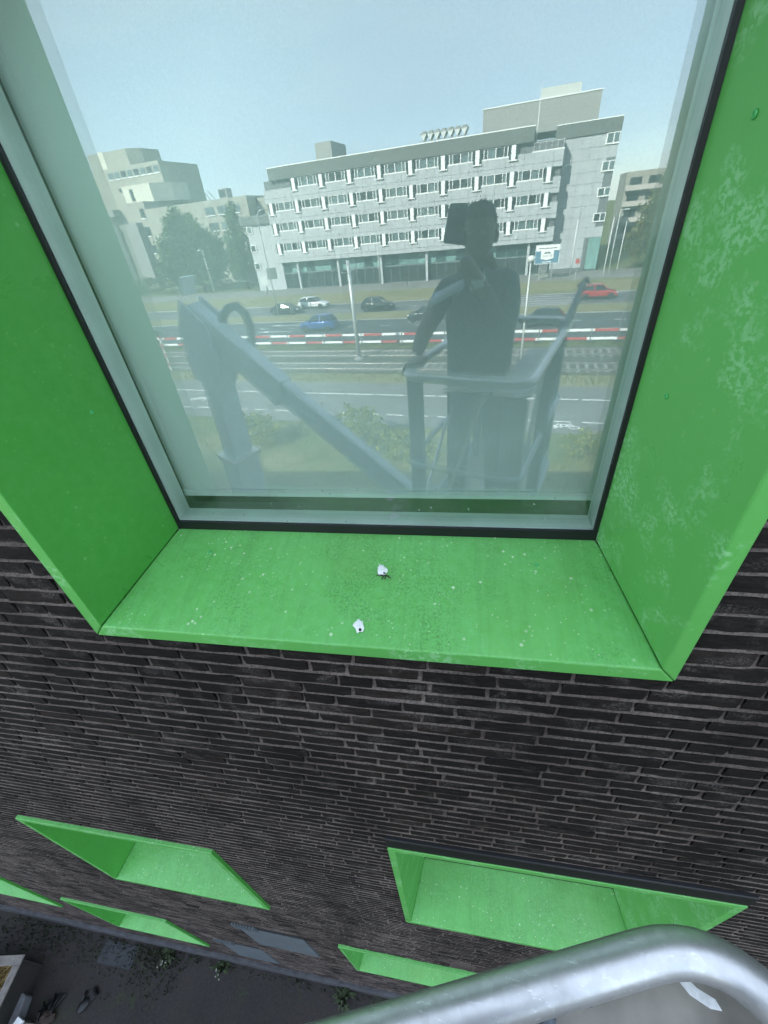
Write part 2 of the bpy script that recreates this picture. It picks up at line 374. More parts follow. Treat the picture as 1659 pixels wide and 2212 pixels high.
    if i == 0:
        for (sx, yy) in ((-.882*.905, .905), (.253*.905, .905)):
            o = link('screw', sm, w, (sx, yy, zi0+.0915*(yy-LIPY)/(GLY-LIPY)+.0004)); o.rotation_euler = (radians(14), 0, 0)
        for side, zz, yy in ((-1, -.355, .915), (1, -.35, .90), (1, .075, .905)):
            tt = (yy-LIPY)/(GLY-LIPY); xx = (xi0+fl*tt) if side < 0 else (xi1-fl*tt)
            o = link('screw', sm, w, (xx-side*.0004, yy, CAMH+zz)); o.rotation_euler = (0, radians(-90*side), radians(0))
    else:
        for k in range(2):
            o = link('screw', sm, w, (xg0+.3+k*.7, .9, zi0+.0915*.725)); o.rotation_euler = (radians(14), 0, 0)
    if i == 1:
        s_ = MB().box(x0-.004, x1+.004, LIPY+.004, BRY+.02, z1+.001, z1+.11)
        s_.build('black_seal', BLACK, w, bevel=.006)
    return w
for i, r in enumerate(WINS): build_window(i, *r)

# courses of brick over weathered bed joints
PITCH = .0587; JT = .0110; BX0, BX1, BZ0, BZ1 = -11.0, 4.5, .40, 12.0
def gaps(za, zb):
    cut = sorted((h[0], h[1]) for h in HOLES if h[3]+CAMH > za and h[2]+CAMH < zb)
    out = []; x = BX0
    for a, b in cut:
        if a > x: out.append((x, a))
        x = max(x, b)
    if x < BX1: out.append((x, BX1))
    return out
mort = MB(); bricks = []
ncourse = int((BZ1-BZ0)/PITCH)
rb = random.Random(3)
for c in range(ncourse):
    z = BZ0+c*PITCH; zb0, zb1 = z+JT, z+PITCH
    for (xa, xb) in gaps(z+.002, zb1-.002):
        n = max(1, int((xb-xa)/.6)); y = BRY
        for k in range(n):
            p = xa+(xb-xa)*k/n; q = xa+(xb-xa)*(k+1)/n
            # sloped bed joint then the recessed perpend plane
            mort.add([(p,y+.0005,z),(q,y+.0005,z),(q,y+.0042,zb0),(p,y+.0042,zb0),(q,y+.0125,zb1+.0001),(p,y+.0125,zb1+.0001),(q,y+.0005,zb1+.0002),(p,y+.0005,zb1+.0002)],
                     [(0,1,2,3),(3,2,4,5),(5,4,6,7)])
    for (xa, xb) in gaps(z+JT+.002, zb1-.002):
        x = xa - (rb.random()*.21 if abs(xa-BX0) < .01 else 0)
        while x < xb-.02:
            L = rb.choice((.202,.202,.202,.150,.098,.202,.150))*(1+rb.uniform(-.015,.015))
            x2 = min(x+L, xb); gx = rb.uniform(.010,.014)
            if xb-x2 < .04: x2 = xb
            if x2-x > .025: bricks.append((max(x,xa), x2, zb0, zb1))
            x = x2+gx
def proj(x, y, z):
    d = Vector((x, y, z-CAMH)); zz = d.dot(FWD)
    if zz < .05: return None
    return (d.dot(RIGHT)/zz*882.943+829.5, d.dot(DOWN)/zz*882.943+1106)
wall = mort.build('wall', MORTAR, BLD, fix=False)
def brick_geo(L, H, nx, nz, rnd, proud=0.0):
    """rough-faced brick: jittered front grid plus side faces, origin at its left bottom front"""
    vs = []; fs = []
    for j in range(nz+1):
        for i in range(nx+1):
            ed = (i in (0,nx)) or (j in (0,nz))
            x = L*i/nx+(rnd.uniform(-.0026,.0026) if ed else 0); z = H*j/nz+(rnd.uniform(-.0026,.0026) if j in (0,nz) else 0)
            y = rnd.uniform(-.0012,.0012)+(.0022 if ed else 0)-proud
            vs.append((x,y,z))
    R = nx+1
    for j in range(nz):
        for i in range(nx): fs.append((j*R+i, j*R+i+1, (j+1)*R+i+1, (j+1)*R+i))
    ring = [i for i in range(R)]+[j*R+nx for j in range(1,nz+1)]+[nz*R+i for i in range(nx-1,-1,-1)]+[j*R for j in range(nz-1,0,-1)]
    b = len(vs)
    for i in ring: vs.append((vs[i][0], .016, vs[i][2]))
    for k in range(len(ring)):
        k2 = (k+1)%len(ring); fs.append((ring[k2], ring[k], b+k, b+k2))
    return vs, fs
sized = []
for b in bricks:
    x0,x1,z0,z1 = b; A = 0
    pa, pb, pc = proj(x0,BRY,z0), proj(x1,BRY,z0), proj(x0,BRY,z1)
    cpt = proj((x0+x1)/2, BRY, (z0+z1)/2)
    if pa and pb and pc and cpt and -20 < cpt[0] < 1680 and cpt[1] < 2080:
        hid = False
        for (wx0,wx1,wz0,wz1) in WINS[:1]:   # hidden behind the sleeve that stands proud of the brick
            t = LIPY/BRY; xx, zz = (x0+x1)/2*t, ((z0+z1)/2-CAMH)*t
            if wx0 < xx < wx1 and wz0 < zz < wz1: hid = True
        if not hid: A = abs((pb[0]-pa[0])*(pc[1]-pa[1])-(pb[1]-pa[1])*(pc[0]-pa[0]))
    sized.append((A, b))
sized.sort(key=lambda t: -t[0])
variants = {}
rv = random.Random(5)
H0 = PITCH-JT
for Lk in (.202,.150,.098,.06):
    variants[Lk] = []
    for k in range(5):
        mb = MB(); mb.add(*brick_geo(Lk, H0, 6 if Lk > .15 else 4, 2, rv)); variants[Lk].append(mb.mesh('brick', BRICK, fix=False))
for A, (x0,x1,z0,z1) in sized[:300]:
    L = x1-x0; k = min(variants, key=lambda q: abs(q-L)); me = rv.choice(variants[k])
    o = link('brick', me, wall, (x0, BRY-rv.uniform(-.0015,.0035), z0+rv.uniform(-.0012,.0012))); o.scale = (L/k, 1, rv.uniform(.96,1.03))
    o.rotation_euler = (rv.uniform(-.02,.02), rv.uniform(-.004,.004), rv.uniform(-.008,.008))
rest = MB()
for A, (x0,x1,z0,z1) in sized[300:]:
    near = A > 60
    vs, fs = brick_geo(x1-x0, z1-z0, 4 if near else 1, 1, rv)
    dy = rv.uniform(-.002,.001)
    rest.add([(x+x0, y+BRY+dy, z+z0) for x,y,z in vs], fs)
tag(rest.build('brick_field', BRICK, wall, fix=False), kind='stuff')
# hull: the rest of the building
mb = MB()
mb.box(-26, BX0, BRY, BRY+.25, 0, BZ1); mb.box(BX1, 22, BRY, BRY+.25, 0, BZ1)
mb.build('facade_wing', BRICKFLAT, BLD)
mb = MB(); mb.box(-26, -25.7, BRY+.25, 16, 0, BZ1); mb.box(21.7, 22, BRY+.25, 16, 0, BZ1); mb.box(-25.7, 21.7, 15.7, 16, 0, BZ1)
mb.build('outer_wall', BRICKFLAT, BLD)
MB().box(-26, 22, BRY+.02, 16, BZ1, BZ1+.3).build('roof', plain('roofing', (.08,.08,.08)), BLD)
mb = MB(); mb.box(-26,22,1.6,4.6,CAMH-2.6,CAMH-2.4); mb.box(-26,22,4.6,4.8,CAMH-2.4,BZ1)
mb.build('room_lining', ROOM, BLD)
MB().box(-11.5, 4.6, LIPY-.02, BRY+.1, -.05, .42).build('plinth', plain('grey_plinth', (.062,.062,.066), .85, scale=9, var=.35, kind='World'), BLD, bevel=.01)
GREYM = plain('grey_louvre_metal', (.10,.115,.125), .5)
for k, (x0,x1,z0,z1) in enumerate(VENTS):
    z0 += CAMH; z1 += CAMH
    mb = MB(); mb.box(x0, x1, BRY+.012, BRY+.05, z0, z1)
    v = mb.build('louvre_vent', plain('vent_backing', (.012,.013,.015), .7), BLD); tag(v, ['upper grey metal louvre in the brickwork','lower grey metal louvre near the plinth'][k])
    # sloped cover sheet in the lower part and blades above it
    mb = MB(); mb.add([(x0,BRY+.01,z1-.25),(x1-.04,BRY+.01,z1-.25),(x1,LIPY+.004,z0),(x0+.06,LIPY+.004,z0),(x0,BRY+.03,z1-.25),(x1-.04,BRY+.03,z1-.25),(x1,BRY+.03,z0),(x0+.06,BRY+.03,z0)],
        [(0,1,2,3),(7,6,5,4),(0,4,5,1),(1,5,6,2),(2,6,7,3),(3,7,4,0)]); mb.build('cover_sheet', GREYM, v)
    for q in range(8):
        MB().box(x0+.01+q*.035, x0+.03+q*.035, BRY-.012, BRY+.01, z1-.22, z1-.02).build('blade', GREYM, v)

# droppings and dead leaf bits on the sill
def sill_z(x, y): return CAMH-.953+.044+.0915*(y-LIPY)/(GLY-LIPY)
WHITE = plain('chalk_white', (.86,.85,.82), .9, scale=120, var=.15); BROWN = plain('dark_brown_bits', (.035,.022,.014), .8)
def dropping(label, x, y, ang, twig):
    t = thing('bird_dropping', label, 'dropping', (x, y, sill_z(x,y)), ang, 'white droppings on the green sill')
    t.scale = (1.5,1.5,.8); rr = random.Random(int(abs(x)*1000)); mb = MB()
    n = 14; ring = []
    for layer, (sc, h) in enumerate(((1,.0005),(.82,.004),(.45,.0062))):
        for k in range(n):
            a = 2*pi*k/n; r = sc*(1+rr.uniform(-.30,.30)); mb.v.append((.0095*cos(a)*r, .0165*sin(a)*r, h+rr.uniform(0,.0012)*layer))
    for l in range(2):
        for k in range(n): mb.f.append((l*n+k, l*n+(k+1)%n, (l+1)*n+(k+1)%n, (l+1)*n+k)); mb.m.append(0)
    mb.f.append(tuple(2*n+k for k in range(n))); mb.m.append(0)
    mb.build('white_crust', WHITE, t, smooth=True)
    MB().ball((.003,-.012,.004), .0028, .0036, .0022, jit=.5, rnd=rr).build('dark_core', BROWN, t, smooth=True)
    if twig:
        mb = MB()
        for (a, b) in (((-.006,-.014,.001),(.012,-.022,.002)),((.004,-.018,.002),(.013,-.027,.001)),((.0,-.018,.002),(-.012,-.013,.0015)),((.006,-.02,.002),(.002,-.028,.001)),((.003,-.018,.002),(-.004,-.027,.001))):
            mb.tube([a, ((a[0]+b[0])/2,(a[1]+b[1])/2,.004), b], .0011, 5)
        mb.build('dark_twig', BROWN, t)
dropping('white dropping with dark legs-like bits on the sill, the one nearer the glass', -.25*.868, .868, radians(18), True)
dropping('small white dropping on the sill near its front lip', -.37*.695, .695, radians(10), False)

# ------------------------------------------------------------------ ground by the wall
def mat_paving():
    N = Nodes('dark_dirty_paving'); v = N.coord('World')
    n1 = N.noise(v, 1.1, 5); n2 = N.noise(v, 25, 5, .7)
    c = N.ramp(n1, [(.3, (.015,.012,.0105)), (.7, (.030,.0235,.020))]); c = N.mix(N.ramp(n2, [(.4, 0.0), (.7, .5)]), c, (.05,.045,.043))
    moss = N.math('MULTIPLY', N.ramp(N.noise(v, 1.8, 5, .65, .8), [(.55, 0.0), (.68, 1.0)]), N.ramp(n2, [(.4, .2), (.6, 1.0)]))
    c = N.mix(N.math('MULTIPLY', moss, .7), c, (.03,.045,.012))
    return N.done(N.bsdf(c, .85, 0, bump=n2, bstr=.5, bdist=.01))
PAVING = mat_paving()
def sheet(name, poly, z, mat, kind='structure'):
    mb = MB(); mb.add([(p[0],p[1],z) for p in poly], [tuple(range(len(poly)))])
    o = mb.build(name, mat); tag(o, kind=kind); 
    return o
def band(name, v0, v1, z, mat, u0=-320, u1=220):
    return sheet(name, [S(u0,v0), S(u1,v0), S(u1,v1), S(u0,v1)], z, mat)
def mat_grass(name, a, b, dry, amt, sc=.35):
    N = Nodes(name); v = N.coord('World'); n1 = N.noise(v, sc, 6, .65); n2 = N.noise(v, 9, 5, .7)
    c = N.mix(N.ramp(n2, [(.3, 0.0), (.7, 1.0)]), a, b)
    c = N.mix(N.math('MULTIPLY', N.ramp(n1, [(.4, 0.0), (.62, 1.0)]), amt), c, dry)
    return N.done(N.bsdf(c, .95, 0, bump=n2, bstr=.8, bdist=.08, spec=.1))
GRASS = mat_grass('verge_grass', (.07,.10,.03), (.12,.15,.05), (.22,.20,.10), .75)
DRY = mat_grass('dry_verge_grass', (.19,.175,.085), (.30,.265,.15), (.15,.165,.07), .6, .12)
def mat_asphalt(name, col, var=.2):
    N = Nodes(name); v = N.coord('World'); n1 = N.noise(v, .25, 5); n2 = N.noise(v, 40, 4, .7); n3 = N.noise(N.coord('World', (.06,1.6,1), (0,0,-RZ)), 1, 4)
    c = N.ramp(n1, [(.3, tuple(x*(1-var) for x in col)), (.7, tuple(x*(1+var) for x in col))])
    c = N.mix(N.ramp(n3, [(.4, 0.0), (.7, .35)]), c, tuple(x*.72 for x in col))
    c = N.mix(N.ramp(n2, [(.45, 0.0), (.75, .3)]), c, tuple(x*1.6 for x in col))
    return N.done(N.bsdf(c, .85, 0, bump=n2, bstr=.3, bdist=.01))
ASPH = mat_asphalt('road_asphalt', (.060,.066,.068)); ASPH2 = mat_asphalt('far_road_asphalt', (.105,.110,.105)); PATH = mat_asphalt('path_asphalt', (.135,.135,.13))
GRAVEL = mat_grass('ballast', (.07,.066,.058), (.12,.11,.10), (.085,.09,.045), .6, .5)
PAINT = plain('road_paint', (.72,.72,.70), .7, scale=3, var=.12, kind='World'); KERB = plain('kerb_stone', (.22,.22,.21), .9)
G = sheet('ground', [(-900,-900),(900,-900),(900,600),(-900,600)], -.03, GRASS)
tag(sheet('wall_pavement', [(-40,-5.2),(30,-5.2),(30,LIPY+.05),(-40,LIPY+.05)], 0, PAVING), kind='structure')
band('verge', 7, 21.4, .004, GRASS); 
band('bike_path', 21.4, 28.6, .03, PATH); band('track_verge', 28.6, 30.9, .02, DRY)
TB = [band('track_bed', 34.65, 38.2, .05, GRAVEL), band('track_bed', 30.9, 34.65, .05, GRAVEL)]
band('barrier_verge', 38.2, 39.9, .045, GRASS); band('near_carriageway', 39.9, 51.0, .03, ASPH); band('median', 51.15, 55.2, .13, DRY)
band('far_carriageway', 55.35, 62.8, .03, ASPH2); band('far_verge', 62.95, 73.6, .12, DRY); band('forecourt', 73.6, 83, .10, mat_asphalt('forecourt_paving', (.20,.19,.17)))
for v in (51.0, 55.2, 62.8):
    mb = MB(); mb.box(-300, 200, -.15, 0, -.03, .14); o = mb.build('kerb', KERB); o.location = S(0, v); o.rotation_euler = (0,0,RZ); tag(o, kind='structure')
# tram rails and sleepers belong to their track bed
STEEL = plain('worn_rail_steel', (.42,.40,.38), .32, .9); CONC = plain('sleeper_concrete', (.20,.19,.17), .9)
slm = MB().box(-.12,.12,-1.2,1.2,0,.055).mesh('sleeper', CONC)
for tb, vc in zip(TB, (36.4, 32.6)):
    for s_ in (-.75, .75):
        mb = MB(); mb.box(-160,110,-.035,.035,.05,.16); mb.box(-160,110,-.07,.07,.05,.075)
        o = mb.build('rail', STEEL, tb); o.location = S(0, vc+s_); o.rotation_euler = (0,0,RZ)
    for k in range(110):
        o = link('sleeper', slm, tb, S(-48+k*.62, vc, .012), RZ)
# painted markings
def mark(name, rects, z=.036):
    mb = MB()
    for (u0,u1,v0,v1) in rects: mb.add([S(u0,v0,z),S(u1,v0,z),S(u1,v1,z),S(u0,v1,z)], [(0,1,2,3)])
    return tag(mb.build(name, PAINT), kind='structure')
mark('path_edge_marking', [(-45+k*2.2, -45+k*2.2+2.0, 26.2, 26.33) for k in range(34)])
mark('path_lane_marking', [(-40+k*1.6, -40+k*1.6+1.05, 22.86, 22.97) for k in range(38)])
mark('road_edge_marking', [(-50+k*4.0, -50+k*4.0+1.6, 44.0, 44.2) for k in range(22)])
mark('lane_marking', [(-60.4+k*4.0, -60.4+k*4.0+1.1, 47.55, 47.68) for k in range(24)])
mark('far_lane_marking', [(-64.1+k*4.0, -64.1+k*4.0+1.5, 59.0, 59.15) for k in range(24)]+[(-27.5,-22,55.75,55.9),(-27.6,-23.4,57.5,57.65),(-50,-40,62.4,62.52)])
mark('hatched_marking', [(-2.2,3.4,61.6,61.85),(-2.5,5.5,60.1,60.35),(-2.5,5.2,58.5,58.75),(-3.0,4.4,57.2,57.45),(-3.6,3.8,56.2,56.4)])
for (ut, v, L) in ((-32.0,49.2,4.7),(-31.8,45.95,5.0),(-14,49.2,4.7)):
    mb = MB(); mb.add([S(ut,v,.037),S(ut+1.6,v-.32,.037),S(ut+1.6,v+.32,.037)], [(0,1,2)]); mb.add([S(ut+1.6,v-.09,.037),S(ut+L,v-.09,.037),S(ut+L,v+.09,.037),S(ut+1.6,v+.09,.037)], [(0,1,2,3)])
    tag(mb.build('arrow_marking', PAINT), kind='structure')
# bicycle symbols painted on the path
for (u, v) in ((-10.0,22.1),(2.2,22.2),(-23.5,24.4)):
    mb = MB()
    for cx in (-.55,.55):
        pts = [(u+cx+.3*cos(a*pi/6), v+.22*sin(a*pi/6)) for a in range(12)]; pin = [(u+cx+.22*cos(a*pi/6), v+.15*sin(a*pi/6)) for a in range(12)]
        for a in range(12): mb.add([S(*pts[a],.037),S(*pts[(a+1)%12],.037),S(*pin[(a+1)%12],.037),S(*pin[a],.037)], [(0,1,2,3)])
    for (a,b) in (((-.55,0),(-.2,.35)),((-.2,.35),(.4,.35)),((.4,.35),(0,0)),((0,0),(-.55,0)),((.55,0),(.35,.5)),((0,0),(-.25,.45))):
        d = Vector((b[0]-a[0],b[1]-a[1])).normalized(); n = Vector((-d[1],d[0]))*.05
        mb.add([S(u+a[0]+n[0],v+a[1]+n[1],.0375),S(u+b[0]+n[0],v+b[1]+n[1],.0375),S(u+b[0]-n[0],v+b[1]-n[1],.0375),S(u+a[0]-n[0],v+a[1]-n[1],.0375)], [(0,1,2,3)])
    tag(mb.build('bicycle_marking', PAINT), kind='structure')
# ------------------------------------------------------------------ buildings across the street (seen in the pane)
CONCL = plain('pale_cladding_concrete', (.40,.42,.43), .85, scale=.8, var=.10, kind='World'); CORE = plain('joint_grey', (.13,.14,.145), .9)
WHITEP = plain('white_window_frame', (.82,.82,.80), .5, var=.04); DARKB = plain('dark_metal_band', (.105,.115,.105), .6, scale=.6, var=.1)
def mat_pane(name, a, b):
    N = Nodes(name); oi = N.n('ShaderNodeObjectInfo'); g = N.n('ShaderNodeNewGeometry')
    r = N.math('FRACT', N.math('ADD', oi.outputs['Random'], N.math('MULTIPLY', g.outputs['Random Per Island'], 3.7)))
    cur = N.noise(N.coord('World', (9,9,.3)), 1, 2)
    c = N.mix(N.ramp(r, [(.25, 0.0), (.5, 1.0)]), a, b); c = N.mix(N.math('MULTIPLY', N.ramp(cur, [(.4, 0.0), (.6, 1.0)]), .35), c, tuple(x*.5 for x in a))
    return N.done(N.bsdf(c, .08, 0, spec=.6))
PANE = mat_pane('curtained_glass', (.018,.028,.028), (.12,.17,.175)); TEAL = mat_pane('teal_glazing', (.02,.06,.055), (.20,.36,.33)); DGLASS = plain('dark_glazing', (.02,.03,.03), .1)
OB = thing('office_block', 'long pale grey office block with white window rows reflected across the street', 'building', S(0,0), RZ)
def bx(u0,u1,v0,v1,z0,z1,mb=None,mi=0): return (mb or MB()).box(u0,u1,-v1,-v0,z0,z1,mi)
ZW = [(15.66,16.85),(12.65,13.80),(9.70,10.75),(6.60,7.67)]; BANDS = [(13.80,15.66),(10.75,12.65),(7.67,9.70),(4.70,6.60)]
core = bx(-47.4,1.6,81.5,98,4.75,16.9); bx(-45.7,-2.7,81.2,98,16.9,18.2,core); bx(-47,1.4,83.4,98,0,4.75,core)
core.build('wall', CORE, OB)
NP = 37; PW = 49.3/NP
for (z0,z1) in BANDS:
    zj = z0+.6
    low = bx(0,PW-.03,81.0,81.5,z0,zj-.02).mesh('cladding_panel', CONCL); up = bx(0,PW-.03,81.05,81.5,zj+.02,z1).mesh('cladding_panel', CONCL)
    for k in range(NP):
        for me in (low, up): link('cladding_panel', me, OB, (-47.55+k*PW, 0, 0))
soff = bx(-47.5,1.75,81.1,83.4,4.62,4.7); soff.build('soffit', CORE, OB)
b = bx(-45.9,-2.5,80.85,98,16.87,18.45); bx(-44.2,-2.5,80.85,82,18.45,18.5,b)
b.build('roof_band', DARKB, OB); cp = bx(-44.1,-2.45,80.8,81.3,18.5,18.62); bx(-46,-44.1,80.8,81.3,18.1+.36,18.58,cp); cp.build('coping', WHITEP, OB)
# one window and one panel bay as shared meshes
def winmesh(w, h):
    f = MB(); f.box(-.12,w+.12,-.02,.16,-.17,.0); f.box(-.12,w+.12,.0,.1,h-.06,h)
    cols = [0,.11,.55,.63,1.69,1.82,2.88,2.96,3.41,3.52]
    for k in range(0,len(cols),2): f.box(cols[k]*w/3.52,cols[k+1]*w/3.52,.0,.12,0,h-.06)
    p = []
    for k in range(1,len(cols)-1,2): p.append((cols[k]*w/3.52, cols[k+1]*w/3.52))
    return f.mesh('window', WHITEP), [MB().box(a,b_,.16,.19,0,h-.06).mesh('pane', PANE) for a,b_ in p]
WM, PM = winmesh(3.52, 1.14)
BAYD = MB().box(-.62,.62,-.02,.1,-.5,1.14).mesh('window_bay', DGLASS); BAYP = MB().box(-.3,.3,-.16,-.02,-.5,1.14).mesh('white_panel', WHITEP); BAYS = MB().box(-.66,.66,-.2,.02,-.62,-.5).mesh('bay_sill', WHITEP)
for r, (zb, zt) in enumerate(ZW):
    for k in range(10):
        uc = -46.55+5.17*k
        if r == 0 and (k < 1 or k > 8): continue
        o = link('window_bay', BAYD, OB, (uc, -80.98, zb)); link('white_panel', BAYP, o).location = (0,0,0); link('bay_sill', BAYS, o)
        o.rotation_euler = (0,0,pi); 
        if k < 9 and not (r == 0 and k == 8):
            w = link('window', WM, OB, (uc+.95+3.45, -81.02, zb)); w.rotation_euler = (0,0,pi)
            for pm in PM: link('pane', pm, w)
# ground floor glazing
gm = MB(); 
for k in range(29):
    u = -47.3+k*1.68; a = bx(u+.06,u+1.62,82.5,82.56,2.9,4.45)
    o = a.build('shop_pane', TEAL, OB)
for k in range(14): bx(-47.2+k*3.36+.1,-47.2+k*3.36+3.2,82.6,82.66,.35,2.5).build('lower_pane', DGLASS, OB)
fr = MB()
for k in range(30): bx(-47.3+k*1.68-.05,-47.3+k*1.68+.05,82.4,82.6,.1,4.6,fr)
for z in (.1,2.65,3.7,4.5): bx(-47.4,1.4,82.38,82.6,z,z+.12 if z != 2.65 else 2.88,fr)
fr.build('glazing_frame', plain('grey_glazing_frame', (.12,.15,.15), .5), OB)
for k in range(6): bx(-44+k*8.4,-43.6+k*8.4,81.6,82,0,4.7).build('column', CONCL, OB)
# left annex
an = bx(-53.5,-47.3,82.2,96,0,11.05); an.build('annex_wall', CONCL, OB); bx(-54.4,-47.2,81.7,96,11.05,12.4).build('annex_roof', DARKB, OB)
for z in (9.7,6.75,3.8):
    w = bx(-53.4,-52.2,82.0,82.25,z,z+1.15); o = w.build('annex_window', WHITEP, OB); bx(-53.25,-52.35,81.96,82.02,z+.12,z+1.05).build('pane', PANE, o)
# right wing
wg = bx(1.6,8.9,84.1,100,0,16.9); wg.build('wing_wall', CORE, OB)
tm = {}
for i in range(6):
    for j in range(12):
        u0 = 1.75+i*1.2; z0 = .5+j*1.365
        if i >= 5 and any(z0 < zt and z0+1.33 > zb-.1 for zb, zt in ZW): continue
        if i >= 4 and z0 < 4: continue
        key = i//9
        if key not in tm: tm[key] = MB().box(0,1.17,0,.1,0,1.33).mesh('wing_panel', CONCL)
        link('wing_panel', tm[key], OB, (u0, -84.1, z0))
bx(.4,9.0,83.8,100,16.9,18.4).build('wing_roof_band', DARKB, OB); bx(.35,9.05,83.75,84.2,18.4,18.5).build('coping', WHITEP, OB)
bx(7.15,8.9,83.95,84.15,.2,4.55).build('entrance_door', TEAL, OB)
for (zb,zt) in ZW:
    f = bx(7.2,8.95,83.85,84.05,zb-.05,zt); o = f.build('wing_window', WHITEP, OB); bx(7.35,8.1,83.82,83.86,zb+.12,zt-.08).build('pane', PANE, o); bx(8.25,8.85,83.82,83.86,zb+.12,zt-.08).build('pane', PANE, o)
    # strip windows along the wing's side
    sd_ = MB().box(8.9,9.05,-99,-84.6,zb,zt); o = sd_.build('side_window_strip', WHITEP, OB)
    for k in range(8): MB().box(9.05,9.07,-98.8+k*1.8,-97.2+k*1.8,zb+.15,zt-.08).build('pane', PANE, o)
# parapet terrace, roof plant
pr = bx(-2.6,1.75,81.05,81.3,15.6,15.8); pr.build('terrace_coping', WHITEP, OB)
rl = MB(); 
for k in range(6): rl.tube([(-2.4+k*.8,-81.1,15.8),(-2.4+k*.8,-81.1,16.7)], .025, 5)
rl.tube([(-2.4,-81.1,16.7),(1.7,-81.1,16.7)], .025, 5); rl.tube([(1.7,-81.1,16.7),(1.7,-84,16.7)], .025, 5); rl.build('terrace_rail', WHITEP, OB)
for k in range(2): bx(-1.2+k*1.2,-.4+k*1.2,83.7,83.8,15.9,16.8).build('terrace_window', PANE, OB)
METAL = plain('ribbed_roof_plant_metal', (.27,.27,.25), .55, var=.05)
bx(-10.6,6.0,88,98,18.4,22.0).build('roof_plant_room', METAL, OB); bx(-10.7,6.1,87.9,98,22.0,22.12).build('coping', WHITEP, OB); bx(-2.3,3.2,90,97,22.1,23.5).build('lift_head', plain('pale_plant_metal', (.45,.46,.42), .6), OB)
bx(-39.6,-36.5,88,95,18.4,21.6).build('roof_plant_box', METAL, OB)
ch = bx(-20.3,-12.7,86.2,86.3,19.3,19.4); bx(-20.3,-12.7,86.2,88.2,20.2,20.3,ch)
o = ch.build('chiller', METAL, OB)
for k in range(7):
    u = -20.2+k*1.08; MB().add([(u,-86.25,20.2),(u+1.0,-86.25,20.2),(u+.5,-86.25,19.35),(u,-87.9,20.2),(u+1.0,-87.9,20.2),(u+.5,-87.9,19.35)], [(0,1,2),(5,4,3),(0,3,4,1),(1,4,5,2),(2,5,3,0)]).build('coil', plain('coil_white', (.6,.62,.6), .5), o)
    MB().lathe([(.42,0),(.42,.25),(.3,.3)], 12, (u+.5,-87,20.3)).build('fan', METAL, o)
MB().tube([(-2.2,-82,15.8),(-2.2,-82,22.6)], .05, 6).build('mast', WHITEP, OB)

# left complex of stepped concrete blocks
BEIGE = plain('weathered_beige_concrete', (.30,.285,.24), .9, scale=.7, var=.14, kind='World'); CREAM = plain('cream_stair_tower', (.55,.53,.44), .9, scale=.5, var=.06)
LB = thing('concrete_complex', 'stepped beige concrete building behind the tree at the left of the reflection', 'building', S(0,0), RZ)
bx(-125,-95.4,104,122,0,18.6).build('low_block', BEIGE, LB)
bx(-103.2,-98.2,102.2,104,0,14.5).build('stair_shaft', plain('grey_shaft', (.22,.22,.21), .9), LB)
bx(-107.2,-106.3,101.8,104,0,14.8).build('white_strip', WHITEP, LB); bx(-109,-103.5,101.5,104,16.2,17.6).build('service_walkway', METAL, LB)
for (z0,z1) in ((15.26,17.2),(11.5,13.4),(7.7,9.5),(3.8,5.65)):
    o = bx(-97.4,-96.1,103.9,104.02,z0,z1).build('window', DGLASS, LB); bx(-97.45,-96.05,103.8,104.0,z0-.2,z0).build('window_sill', WHITEP, o)
    for k in range(5): 
        o = MB().box(-95.42,-95.3,-(107+k*2.6+1.7),-(107+k*2.6),z0,z1-.3).build('window', PANE, LB)
bx(-126,-97.2,116,132,18.6,27.3).build('upper_block', BEIGE, LB)
for k in range(8):
    o = bx(-115+k*2.25,-113.4+k*2.25,115.9,116.05,25.0,26.4).build('window', PANE, LB); bx(-115.1+k*2.25,-113.3+k*2.25,115.8,116.0,24.8,25.0).build('window_sill', WHITEP, o)
bx(-113,-98,115.8,116.02,22.2,22.9).build('window_strip', DGLASS, LB)
st = MB(); st.prism([(-104.4,-108),(-95.4,-108),(-92.6,-113),(-91.8,-118),(-98,-121),(-104.4,-121)], 18.6, 22.3, 'xy'); st.build('stair_tower', CREAM, LB)
bx(-102.2,-101.2,107.9,108.02,19.2,21.6).build('door', DGLASS, LB)
pt = MB(); pt.prism([(-124,-120),(-110,-120),(-107.5,-123),(-106.6,-129),(-124,-129)], 27.3, 31.4, 'xy'); pt.build('penthouse', BEIGE, LB); bx(-119.9,-118.1,119.9,120.1,27.3,31.6).build('cream_panel', CREAM, LB)
RB = thing('rear_office_building', 'beige office building between the tree and the grey block, air-handling box on its roof', 'building', S(0,0), RZ)
bx(-92,-63.4,100.2,112,0,16.7).build('wall', BEIGE, RB); bx(-63.4,-50,104,112,0,16.2).build('side_wing', BEIGE, RB)
for z0 in (13.95,11.0,8.1,5.15):
    for k in range(3):
        o = bx(-75+k*3.45,-72.5+k*3.45,100.1,100.22,z0,z0+1.5).build('window', PANE, RB); bx(-75.1+k*3.45,-72.4+k*3.45,99.95,100.2,z0-.15,z0).build('window_sill', WHITEP, o)
ac = bx(-70.8,-68.6,101,103,16.8,18.5).build('air_handling_box', METAL, RB); bx(-70.6,-69,100.95,101,17,18.3).build('louvre', DGLASS, ac)
bt = MB(); bt.tube([(-73.5,-101,18.6),(-72,-101,16.7)],.09,6); bt.tube([(-75,-101,18.9),(-73.2,-101,16.7)],.09,6); bt.build('roof_pipe', DARKB, RB)
BALC = plain('pinkish_balcony', (.46,.42,.38), .8)
FB = thing('balcony_block', 'distant block with white balcony fronts beyond the grey office wing', 'building', S(0,0), RZ)
bx(15.6,34,121,132,0,13.2).build('wall', BEIGE, FB)
